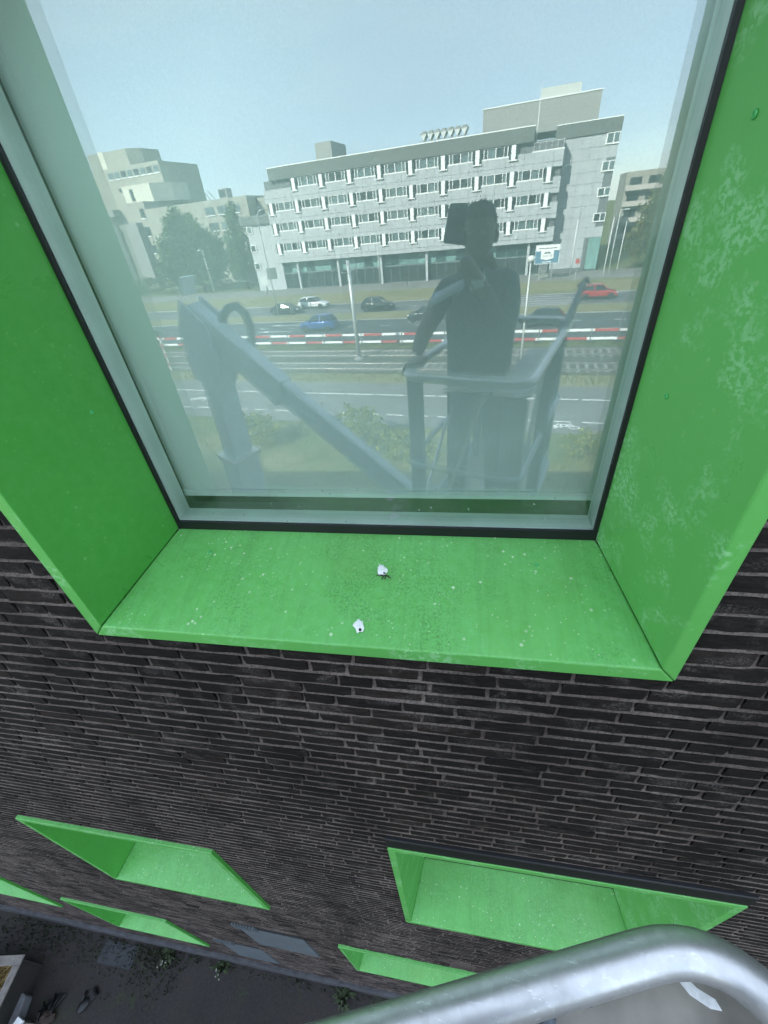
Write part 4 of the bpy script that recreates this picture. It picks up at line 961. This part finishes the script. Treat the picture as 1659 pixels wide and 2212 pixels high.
# right hand holding the phone: palm under its lower edge, fingers on the back, thumb at the screen side
PR, PU, PN = RIGHT, -DOWN, FWD          # phone axes (its back looks along the lens axis)
pc = Vector((0,0,H))+PR*(-.026)-PU*.066-PN*.0085    # phone centre; the lens sits near its upper right corner
hb = pc-PU*.078-PN*.03+PR*.01
extra.append(palm(hb, PU, PR, PN, .075, .075, .034))
for k, L in enumerate((.062,.068,.064,.05)):
    b0 = hb+PU*.018+PR*(-.034+k*.022)+PN*.008; extra.append(finger([b0, b0+PN*.026+PU*.004, b0+PN*.034+PU*(L*.45), b0+PN*.031+PU*(L*.75)], .0078))
b0 = hb+PR*(-.04)-PN*.004; extra.append(finger([b0, b0-PR*.012+PU*.03-PN*.004, b0-PR*.002+PU*.06+PN*.0, b0+PR*.014+PU*.075+PN*.004], .0095))
for s_ in (-1,1):   # ears
    r_ = look.normalized().cross(Vector((0,0,1))).normalized(); mb = MB(); mb.ball(hc+r_*s_*.079-look.normalized()*.012+Vector((0,0,-.012)), .014, .02, .031, 8, 6); extra.append((mb.v, mb.f, 1))
merge(me, extra)
PER = thing('person', 'person in a dark polo shirt holding up a phone, reflected in the pane', 'person', (0,0,0))
me.polygons.foreach_set('use_smooth', [True]*len(me.polygons)); link('body', me, PER)
# hair cap with short tufts
mb = MB(); lf = look.normalized(); rr = lf.cross(Vector((0,0,1))).normalized(); rnd = random.Random(4); up = Vector((0,0,1))
hv2, hf2 = head_verts(hc, look, n=28, m=22)
upz = rr.cross(lf); keep = []
for q in hv2:
    d = Vector(q)-hc; fz = d.dot(upz)/.235; fy = d.dot(lf)/.235; line = .24 if fy > .2 else (.24+(fy-.2)*.62 if fy > -.25 else -.06)
    keep.append(fz > line-.02)
    mb.v.append(tuple(hc+d*1.055+upz*.003+Vector((rnd.gauss(0,.0016),rnd.gauss(0,.0016),rnd.gauss(0,.0016)))))
for f_ in hf2:
    if all(keep[i] for i in f_): mb.f.append(f_); mb.m.append(0)
hverts = [Vector(q) for q, k_ in zip(mb.v, keep) if k_]
for _ in range(500):
    q = rnd.choice(hverts)-hc; d = q.normalized()*.004+Vector((rnd.gauss(0,.005),rnd.gauss(0,.005),rnd.gauss(0,.005))); s_ = q.cross(Vector((rnd.random(),rnd.random(),rnd.random()))).normalized()*.003
    mb.add([hc+q-s_, hc+q+s_, hc+q+d], [(0,1,2)])
mb.build('hair', HAIR, PER, smooth=True, fix=False)
# eyes, brows and mouth
up2 = rr.cross(lf)
mb = MB()
for s_ in (-1,1): mb.ball(hc+rr*s_*.031+lf*.079+up2*.004, .0115, n=10, m=7)
mb.build('eyes', plain('eye_white', (.22,.2,.19), .3), PER, smooth=True)
mb = MB(); mb.bar(hc-rr*.024+lf*.083-up2*.066, hc+rr*.024+lf*.083-up2*.066, .012, .008); mb.build('mouth', plain('lips', (.25,.09,.08), .5), PER, bevel=.003)
# paler shoulder panels and collar that follow the shirt surface
from mathutils.bvhtree import BVHTree
bmx = bmesh.new(); bmx.from_mesh(me); bvh = BVHTree.FromBMesh(bmx); bmx.free()
def decal(name, pts, mat, off=.004, n=8):
    """a strip of cloth lying on the body: pts = list of (left, right) pairs projected on to it from the front"""
    mb = MB(); rows = []
    for (a, b) in pts:
        row = []
        for k in range(n+1):
            p = Vector(a).lerp(Vector(b), k/n); hit = bvh.ray_cast(Vector((p.x, .3, p.z)), Vector((0,-1,0)))
            loc = hit[0] if hit[0] else Vector((p.x,-.4,p.z)); row.append(loc+Vector((0,off,off*.3)))
        rows.append(row)
    for r in rows: mb.v += [tuple(q) for q in r]
    for i in range(len(rows)-1):
        for k in range(n): mb.f.append((i*(n+1)+k,i*(n+1)+k+1,(i+1)*(n+1)+k+1,(i+1)*(n+1)+k)); mb.m.append(0)
    o = mb.build(name, mat, PER, smooth=True, fix=False); so = o.modifiers.new('thick','SOLIDIFY'); so.thickness = .003; return o
decal('shoulder_panel', [((-.145,0,H-.345),(.015,0,H-.288)),((-.15,0,H-.37),(.02,0,H-.31)),((-.155,0,H-.395),(.01,0,H-.335))], STRIPE)
decal('collar', [((.045,0,H-.262),(.12,0,H-.262)),((.05,0,H-.30),(.105,0,H-.29)),((.045,0,H-.34),(.075,0,H-.34))], STRIPE)
# ------------------------------------------------------------------ the phone
PH = thing('phone', 'black smartphone in a dark case held up in front of the face', 'phone', pc)
PH.rotation_euler = Matrix((PR, PU, PN)).transposed().to_euler()
def rrect(w, h, r, n=5):
    out = []
    for (cx, cy, a0) in ((w/2-r,h/2-r,0),(-w/2+r,h/2-r,90),(-w/2+r,-h/2+r,180),(w/2-r,-h/2+r,270)):
        for k in range(n+1): a = radians(a0+90*k/n); out.append((cx+r*cos(a), cy+r*sin(a)))
    return out
CASE = plain('black_phone_case', (.012,.012,.013), .45)
MB().prism(rrect(.078,.160,.013), -.0048, .0042, 'xy').build('case', CASE, PH, bevel=.001)
MB().prism(rrect(.071,.152,.010), -.0058, -.0049, 'xy').build('screen', plain('phone_screen', (.02,.02,.025), .1), PH)
MB().prism(rrect(.034,.034,.008), .0043, .0058, 'xy').build('camera_bump', CASE, PH).location = (.018,.058,0)
for (x, y) in ((.010,.066),(.010,.050)): MB().lathe([(.0062,.0058),(.0062,.0068),(.0048,.007)], 14, (x,y,0)).build('lens', plain('lens_glass', (.01,.01,.015), .05), PH)
# ------------------------------------------------------------------ the lift: basket, jib and mast
FL, FR, BR, BL = (Vector(p) for p in ((-.287,-.060,0),(.31,.145,0),(.735,-1.094,0),(.138,-1.299,0)))
RZL = H-.66
def mat_galv():
    N = Nodes('scratched_galvanised_steel'); v = N.coord('World'); sp = N.n('ShaderNodeTexVoronoi'); sp.inputs['Scale'].default_value = 90; N.l(v, sp.inputs['Vector'])
    sx = N.n('ShaderNodeSeparateColor'); N.l(sp.outputs['Color'], sx.inputs[0]); n1 = N.noise(v, 14, 6, .7); sc = N.noise(N.coord('World', (40,220,220), (.3,.2,.3)), 1, 4, .7)
    c = N.mix(N.math('MULTIPLY', sx.outputs[0], .35), (.56,.555,.54), (.74,.735,.72)); c = N.mix(N.ramp(n1, [(.45, 0.0), (.75, .55)]), c, (.40,.395,.38)); c = N.mix(N.ramp(sc, [(.61, 0.0), (.69, .6)]), c, (.9,.9,.88))
    r = N.ramp(n1, [(.3, .30), (.7, .50)]); return N.done(N.bsdf(c, r, .8, bump=N.math('ADD', n1, sc), bstr=.06, bdist=.002))
GALVS = mat_galv(); PLASTIC = plain('worn_grey_moulding', (.26,.235,.195), .45, scale=11, var=.38, kind='World'); BOOM = plain('blue_grey_boom_paint', (.38,.43,.47), .45, scale=4, var=.12); BOOMD = plain('dark_boom_steel', (.105,.125,.145), .5)
LIFT = thing('boom_lift', 'aerial work platform with steel basket, jib and mast, reflected in the pane', 'boom lift')
def rounded(pts, r, z, n=6, closed=True):
    out = []; N_ = len(pts)
    for i, p in enumerate(pts):
        a = (pts[i-1]-p).normalized(); b = (pts[(i+1)%N_]-p).normalized(); p0 = p+a*r; p1 = p+b*r
        for k in range(n+1):
            t_ = k/n; q = p0*(1-t_)**2+p*2*t_*(1-t_)+p1*t_**2; out.append(Vector((q.x,q.y,z)))
    return out
MB().tube(rounded([FL,FR,BR,BL], .11, RZL, 10), .0212, 24, closed=True).build('top_rail', GALVS, LIFT, smooth=True)
MB().tube(rounded([FL,FR,BR,BL], .10, RZL-.5), .016, 10, closed=True).build('mid_rail', BOOM, LIFT, smooth=True)
MB().tube(rounded([FL,FR,BR,BL], .06, RZL-1.06), .02, 8, closed=True).build('floor_frame', BOOM, LIFT, smooth=True)
ex = (FR-FL).normalized(); ey = (BR-FR).normalized()
def bp(a, b, z): return FL+ex*a+ey*b+Vector((0,0,z))     # basket coordinates: a across, b away from the wall
WB = (FR-FL).length; DB = (BR-FR).length
mb = MB(); q = [bp(.02,.02,RZL-1.10), bp(WB-.02,.02,RZL-1.10), bp(WB-.02,DB-.02,RZL-1.10), bp(.02,DB-.02,RZL-1.10)]; mb.add(q+[p+Vector((0,0,.025)) for p in q], [(0,1,2,3),(4,5,6,7),(0,1,5,4),(1,2,6,5),(2,3,7,6),(3,0,4,7)]); mb.build('floor', PLASTIC, LIFT)
def flat_post(a, b, w, d, nm='post', mat=BOOMD, top=-.01):
    MB().bar(bp(a,b,RZL-1.08), bp(a,b,RZL+top), w, d, ex).build(nm, mat, LIFT, bevel=.006)
flat_post(.05,.05,.05,.075); flat_post(WB-.06,.06,.05,.11,top=-.09); flat_post(.04,DB-.05,.05,.06); flat_post(WB-.04,DB-.05,.05,.06); flat_post(.03,DB*.5,.04,.05); flat_post(WB-.005,DB*.45,.026,.07,top=-.02)
for (a0,a1) in ((.02,WB-.02),):
    MB().bar(bp(a0,.015,RZL-1.0), bp(a1,.015,RZL-1.0), .012, .14).build('toe_board', BOOM, LIFT); MB().bar(bp(a0,DB-.015,RZL-1.0), bp(a1,DB-.015,RZL-1.0), .012, .14).build('toe_board', BOOM, LIFT)
for a0 in (.015, WB-.015): MB().bar(bp(a0,.03,RZL-1.0), bp(a0,DB-.03,RZL-1.0), .012, .14).build('toe_board', BOOM, LIFT)
MB().tube([bp(.42,.1,RZL-.06), bp(.18,.06,RZL-.85)], .009, 8).build('brace', GALVS, LIFT); MB().tube([bp(WB-.03,.05,RZL-1.0), bp(WB-.03,.55,RZL-.1)], .012, 8).build('brace', GALVS, LIFT); MB().tube([bp(.03,.1,RZL-.9), bp(.03,.6,RZL-.45)], .012, 8).build('brace', GALVS, LIFT)
# worn tray inside the front right corner with its hinge rod
zt = RZL-.055; tr = [bp(.22,-.004,zt), bp(WB-.036,-.004,zt), bp(WB+.005,.05,zt), bp(WB+.005,.80,zt), bp(.47,.80,zt), bp(.45,.28,zt), bp(.22,.26,zt)]
mb = MB(); mb.add(tr+[p-Vector((0,0,.012)) for p in tr], [(0,1,2,3,4,5,6),(13,12,11,10,9,8,7)]+[(i,(i+1)%7,7+(i+1)%7,7+i) for i in range(7)]); tro = mb.build('tray', PLASTIC, LIFT, bevel=.008)
pts = [bp(0.5626,0.0177,zt), bp(0.5724,0.0182,zt), bp(0.5786,0.0286,zt), bp(0.5913,0.0393,zt), bp(0.5919,0.0475,zt), bp(0.5815,0.0440,zt), bp(0.5677,0.0316,zt)]
mb = MB(); mb.add([p+Vector((0,0,.0012)) for p in pts]+[p-Vector((0,0,.001)) for p in pts], [tuple(range(7)), tuple(range(13,6,-1))]+[(i,(i+1)%7,7+(i+1)%7,7+i) for i in range(7)]); mb.build('paint_chip', WHITE, tro)
MB().tube([bp(0.2699,-0.0024,zt)+Vector((0,0,.008)), bp(0.4577,0.0127,zt)+Vector((0,0,.008))], .006, 8).build('hinge_rod', GALVS, tro, smooth=True)
for q_ in (bp(0.4583,0.0118,zt), bp(0.4087,0.0184,zt)): MB().ball(q_+Vector((0,0,.006)), .009, .009, .011).build('rod_joint', BOOMD, tro, smooth=True)
# long diagonal handle of the rear gate
MB().bar(bp(WB-.01,DB*.72,RZL-.02), bp(WB+.03,DB*1.04,RZL+.20), .035, .05).build('gate_arm', BOOMD, LIFT, bevel=.006)
MB().tube([bp(WB,DB*1.035,RZL+.19), bp(WB+.05,DB*1.06,RZL+.23), bp(WB+.06,DB*1.03,RZL+.21)], .012, 8).build('gate_hook', BOOMD, LIFT)
MB().box(-.12,.12,-.08,.08,-.1,.1).build('control_box', BOOMD, LIFT, bevel=.02).location = bp(.16,DB-.12,RZL-.08)
# jib: from a knuckle at upper left down to the basket floor
K = Vector((-2.50,-2.0,H-.66)); E_ = Vector((-.36,-.93,H-2.02)); dj = (E_-K).normalized(); nrm = Vector((0,0,1))-dj*dj.z; nrm.normalize()
MB().bar(K-dj*.1, K+dj*1.15-nrm*.02, .14, .28, nrm).build('jib_outer', BOOM, LIFT, bevel=.012)
MB().bar(K+dj*1.1-nrm*.0, E_+dj*.05, .10, .22, nrm).build('jib', BOOM, LIFT, bevel=.012)
MB().bar(E_+Vector((0,0,.02)), bp(.15,DB*.55,RZL-1.10), .12, .14).build('basket_mount', BOOMD, LIFT, bevel=.01)
sx_ = dj.cross(nrm).normalized()
for s_ in (-1,1):
    c0 = K-sx_*0+sx_*s_*.115; poly = [c0+dj*(-.16)+nrm*.15, c0+dj*.22+nrm*.13, c0+dj*.42-nrm*.12, c0+dj*.40-nrm*.50, c0+dj*.05-nrm*.62, c0-dj*.18-nrm*.2]
    mb = MB(); mb.add([p+sx_*.012 for p in poly]+[p-sx_*.012 for p in poly], [tuple(range(6)), tuple(range(11,5,-1))]+[(i,(i+1)%6,6+(i+1)%6,6+i) for i in range(6)]); pl = mb.build('knuckle_plate', BOOM, LIFT, bevel=.008)
    for (a, b) in ((-.02,.03),(.12,-.36)): MB().tube([c0+dj*a+nrm*b-sx_*.05, c0+dj*a+nrm*b+sx_*s_*.05], .05, 14).build('pin', GALVS, pl)
ms0 = K+dj*.25-nrm*.5+Vector((0,0,.05)); ms1 = Vector((-3.35,-2.9,1.2)); dm = (ms1-ms0).normalized()
MB().bar(ms0, ms0+dm*1.05, .22, .26, sx_).build('mast_section', BOOM, LIFT, bevel=.012); MB().bar(ms0+dm*1.0, ms0+dm*1.07, .34, .38, sx_).build('mast_collar', GALVS, LIFT, bevel=.006); MB().bar(ms0+dm*1.07, ms1, .30, .34, sx_).build('mast_base_section', BOOM, LIFT, bevel=.012)
hp = [Vector((x_,-1.93,H+z_)) for x_, z_ in ((-2.26,-.70),(-2.22,-.63),(-2.14,-.555),(-2.05,-.545),(-1.985,-.61),(-1.965,-.72),(-1.985,-.84),(-2.03,-.95))]
MB().tube(hp, .040, 10).build('hose', BLACK, LIFT, smooth=True)
MB().add([K-dj*.12+nrm*.2-sx_*.1, K-dj*.12+nrm*.2+sx_*.05, K-dj*.14+nrm*.36+sx_*.05, K-dj*.14+nrm*.36-sx_*.1, K-dj*.135+nrm*.2-sx_*.1, K-dj*.135+nrm*.2+sx_*.05, K-dj*.155+nrm*.36+sx_*.05, K-dj*.155+nrm*.36-sx_*.1], [(0,1,2,3),(7,6,5,4),(0,1,5,4),(1,2,6,5),(2,3,7,6),(3,0,4,7)]).build('white_plate', WHITEP, LIFT)
mb = MB(); mb.box(-4.2,-2.5,-4.2,-1.9,.35,1.25); mb.build('chassis', BOOMD, LIFT, bevel=.05)
for (x, y) in ((-5.2,-5.0),(-1.6,-5.0),(-5.2,-1.2),(-1.6,-1.2)):
    leg = MB().bar((-3.35+(x+3.35)*.45,-3.1+(y+3.1)*.55,.8),(x,y,.12),.12,.14).build('outrigger', BOOM, LIFT, bevel=.01); MB().lathe([(.2,0),(.2,.06),(.08,.12)], 14, (x,y,0)).build('foot_pad', BLACK, leg)
# ------------------------------------------------------------------ cyclists on the far path
def cyclist(lab, u, v, facing, shirt, seed):
    t = thing('bicycle', 'bicycle under the '+lab, 'bicycle', S(u,v,.10), RZ+(0 if facing > 0 else pi), 'bicycles on the far path'); FRM = plain('white_bike_frame', (.6,.6,.58), .4)
    for x in (-.52,.52):
        w = MB().tube([(x+.34*cos(a*pi/12),0,.34+.34*sin(a*pi/12)) for a in range(24)], .02, 6, closed=True).build('wheel', TYRE, t)
        mb = MB()
        for a in range(12): mb.tube([(x,0,.34),(x+.33*cos(a*pi/6),0,.34+.33*sin(a*pi/6))], .004, 4)
        mb.build('spokes', RIM, w)
    mb = MB()
    for a, b in (((-.52,0,.34),(-.18,0,.80)),((-.52,0,.34),(-.05,0,.32)),((-.05,0,.32),(-.2,0,.95)),((-.05,0,.32),(.36,0,.78)),((-.19,0,.82),(.34,0,.86)),((.33,0,.95),(.52,0,.34))): mb.tube([a,b], .022, 6)
    mb.build('frame', FRM, t); MB().box(-.33,-.08,-.07,.07,.93,.98).build('saddle', BLACK, t, bevel=.02); MB().tube([(.22,-.28,1.05),(.36,0,1.02),(.22,.28,1.05)], .016, 6).build('handlebar', BLACK, t)
    Jc = {'pel':((-.2,0,1.06),(.14,.11)),'ch':((-.08,0,1.38),(.16,.11)),'nk':((-.03,0,1.56),.055),'hd':((0,0,1.72),.095),'hdt':((0,0,1.8),.07)}; Ec = [('pel','ch'),('ch','nk'),('nk','hd'),('hd','hdt')]
    for s_, kz in ((-1,.0),(1,.16)):
        q = 'a%d' % s_; Jc.update({q+'s':((-.06,s_*.19,1.46),.06),q+'e':((.08,s_*.26,1.22),.045),q+'w':((.21,s_*.27,1.08),.03),q+'h':((-.18,s_*.1,1.0),.085),q+'k':((.2-kz*.6,s_*.11,.72+kz),.06),q+'f':((-.05+kz*.3,s_*.11,.30+kz),.042),q+'t':((.09+kz*.3,s_*.11,.26+kz),.04)})
        Ec += [('ch',q+'s'),(q+'s',q+'e'),(q+'e',q+'w'),('pel',q+'h'),(q+'h',q+'k'),(q+'k',q+'f'),(q+'f',q+'t')]
    m_ = skin_mesh(Jc, Ec, 'pel', 1)
    for mt in (shirt, SKINM, TROUS): m_.materials.append(mt)
    for p in m_.polygons: p.material_index = 1 if p.center.z > 1.56 else (2 if p.center.z < 1.05 and abs(p.center.y) < .2 else 0)
    pr_ = thing('person', lab, 'person', S(u,v,.10), RZ+(0 if facing > 0 else pi), 'cyclists on the far path'); link('body', m_, pr_)
    MB().ball((-.02,0,1.79),.1,.088,.075).build('hair', HAIR, pr_, smooth=True)
cyclist('cyclist in dark clothes passing mid-way along the grey office block', -20.5, 75.3, -1, plain('dark_jacket', (.02,.025,.03), .9), 1)
cyclist('cyclist by the left corner of the grey office block', -47.0, 74.3, -1, plain('grey_jacket', (.12,.13,.14), .9), 2)
# ------------------------------------------------------------------ things on the paving far below
WOOD = plain('weathered_board', (.18,.16,.14), .8, scale=12, var=.3); STRAW = mat_leaf('straw', (.12,.08,.03), (.22,.15,.06), (.34,.26,.13))
t = thing('planter_box', 'dark planter box with straw-like mulch at the lower left corner', 'planter', (-7.45,-.60,0), radians(10))
for (x0,x1,y0,y1) in ((-.62,.62,-.62,-.58),(-.62,.62,.58,.62),(-.62,-.58,-.58,.58),(.58,.62,-.58,.58)): MB().box(x0,x1,y0,y1,0,.62).build('board', plain('dark_planter_wood', (.035,.03,.026), .8), t, bevel=.006)
for (x0,x1,y0,y1) in ((-.66,.66,-.66,-.54),(-.66,.66,.54,.66),(-.66,-.54,-.54,.54),(.54,.66,-.54,.54)): MB().box(x0,x1,y0,y1,.62,.65).build('rim_board', WOOD, t, bevel=.005)
MB().box(-.58,.58,-.58,.58,.05,.5).build('soil', plain('soil', (.03,.022,.015), .95), t)
mb = MB(); rnd = random.Random(8)
for _ in range(1500):
    p = Vector((rnd.uniform(-.56,.56),rnd.uniform(-.56,.56),.5+rnd.random()*.08)); d = Vector((rnd.gauss(0,1),rnd.gauss(0,1),rnd.gauss(0,.3))).normalized()*rnd.uniform(.04,.13); w = d.cross(Vector((0,0,1))).normalized()*.006; mb.add([p-d-w,p+d-w,p+d+w,p-d+w], [(0,1,2,3)])
tag(mb.build('straw_mulch', STRAW, t, fix=False), kind='stuff')
t = thing('grey_block', 'small grey concrete block beside the planter box', 'block', (-6.98,-.42,0), radians(25)); MB().prism([(-.22,-.16),(.2,-.2),(.24,.1),(.08,.22),(-.2,.12)], 0, .22, 'xy').build('block', plain('grey_concrete_block', (.19,.19,.20), .8, scale=20), t, bevel=.02); MB().box(-.06,.02,-.06,.0,.22,.225).build('splash', WHITE, t)
t = thing('white_plank', 'white painted plank end standing near the planter box', 'plank', (-6.62,-.62,0), radians(78)); MB().box(-.3,.18,-.06,.06,.30,.36).build('plank', WHITEP, t, bevel=.006); MB().box(-.24,-.16,-.05,.05,0,.30).build('support', WOOD, t); MB().box(.08,.16,-.05,.05,0,.30).build('support', WOOD, t)
t = thing('cable_tangle', 'tangle of dark cable and rag beside the white plank', 'cable', (-6.40,-.28,0)); mb = MB(); rnd = random.Random(9)
mb.tube([(rnd.uniform(-.16,.16),rnd.uniform(-.16,.16),.03+rnd.random()*.06) for _ in range(26)], .016, 6); mb.build('cable', BLACK, t, smooth=True); MB().ball((.05,-.1,.05), .12, .08, .06, jit=.4).build('rag', BROWN, t)
t = thing('dark_glove', 'dark work glove lying on the paving', 'glove', (-5.85,-.18,0), radians(60)); MB().ball((0,0,.03), .11, .07, .035, 14, 8).build('palm', BLACK, t, smooth=True)
for k in range(4): MB().tube([(.08,-.045+k*.03,.03),(.16,-.05+k*.033,.035),(.21,-.05+k*.033,.02)], .016, 7).build('finger', BLACK, t, smooth=True)
MB().tube([(.0,.06,.03),(.05,.11,.03),(.09,.13,.02)], .017, 7).build('thumb', BLACK, t, smooth=True)
def weed(lab, x, y, r, n, flower):
    t = thing('weed', lab, 'weed', (x,y,0), 0, 'weeds along the wall base'); rnd = random.Random(int(abs(x)*100)); mb = MB()
    for _ in range(n):
        a = rnd.random()*6.28; L = r*rnd.uniform(.5,1.2); h = rnd.uniform(.3,1)*r*1.3; p0 = Vector((rnd.gauss(0,.03),rnd.gauss(0,.03),0)); p1 = p0+Vector((cos(a)*L*.5,sin(a)*L*.5,h)); p2 = p0+Vector((cos(a)*L,sin(a)*L,h*.8)); w = Vector((-sin(a),cos(a),0))*.018
        mb.add([p0-w*.4,p0+w*.4,p1+w,p1-w,p2], [(0,1,2,3),(3,2,4)])
    mb.build('leaves', plain('dull_weed_leaf', (.03,.045,.015), .8), t, fix=False)
    if flower:
        mb = MB()
        for _ in range(6): mb.ball((rnd.gauss(0,.05)-.02,rnd.gauss(0,.03)-.10,.12+rnd.random()*.06), .011, n=6, m=4)
        tag(mb.build('flowers', plain('dull_petals', (.35,.35,.3), .8), t), kind='stuff')
weed('flowering weed at the foot of the wall below the grey louvres', -3.72, .55, .16, 30, True)
weed('weed clump at the wall base near the steel rail', -1.60, .54, .2, 36, False)
weed('pale flowering weed under the small far window', -4.75, .52, .13, 20, True)
mb = MB(); rnd = random.Random(10)
for _ in range(1500):
    x = rnd.choice((rnd.gauss(-7.2,.5),rnd.gauss(-5.4,.5),rnd.gauss(-4.9,.3),rnd.uniform(-9,0))); y = .60-abs(rnd.gauss(0,.22 if x < -4.4 else .05)); h = rnd.uniform(.02,.07); a = rnd.random()*6.28; dx = Vector((cos(a),sin(a),0))*.012; p = Vector((x,y,0)); mb.add([p-dx,p+dx,p+Vector((rnd.gauss(0,.02),rnd.gauss(0,.02),h))], [(0,1,2)])
tag(mb.build('moss_and_grass', plain('dull_moss', (.028,.038,.014), .9), fix=False), 'thin moss and grass growing in the paving along the wall', 'moss', kind='stuff')
sheet('drain_cover', [(-6.0,.28),(-5.35,.28),(-5.35,.56),(-6.0,.56)], .006, plain('drain_cover', (.03,.033,.037), .6, scale=20, var=.2))
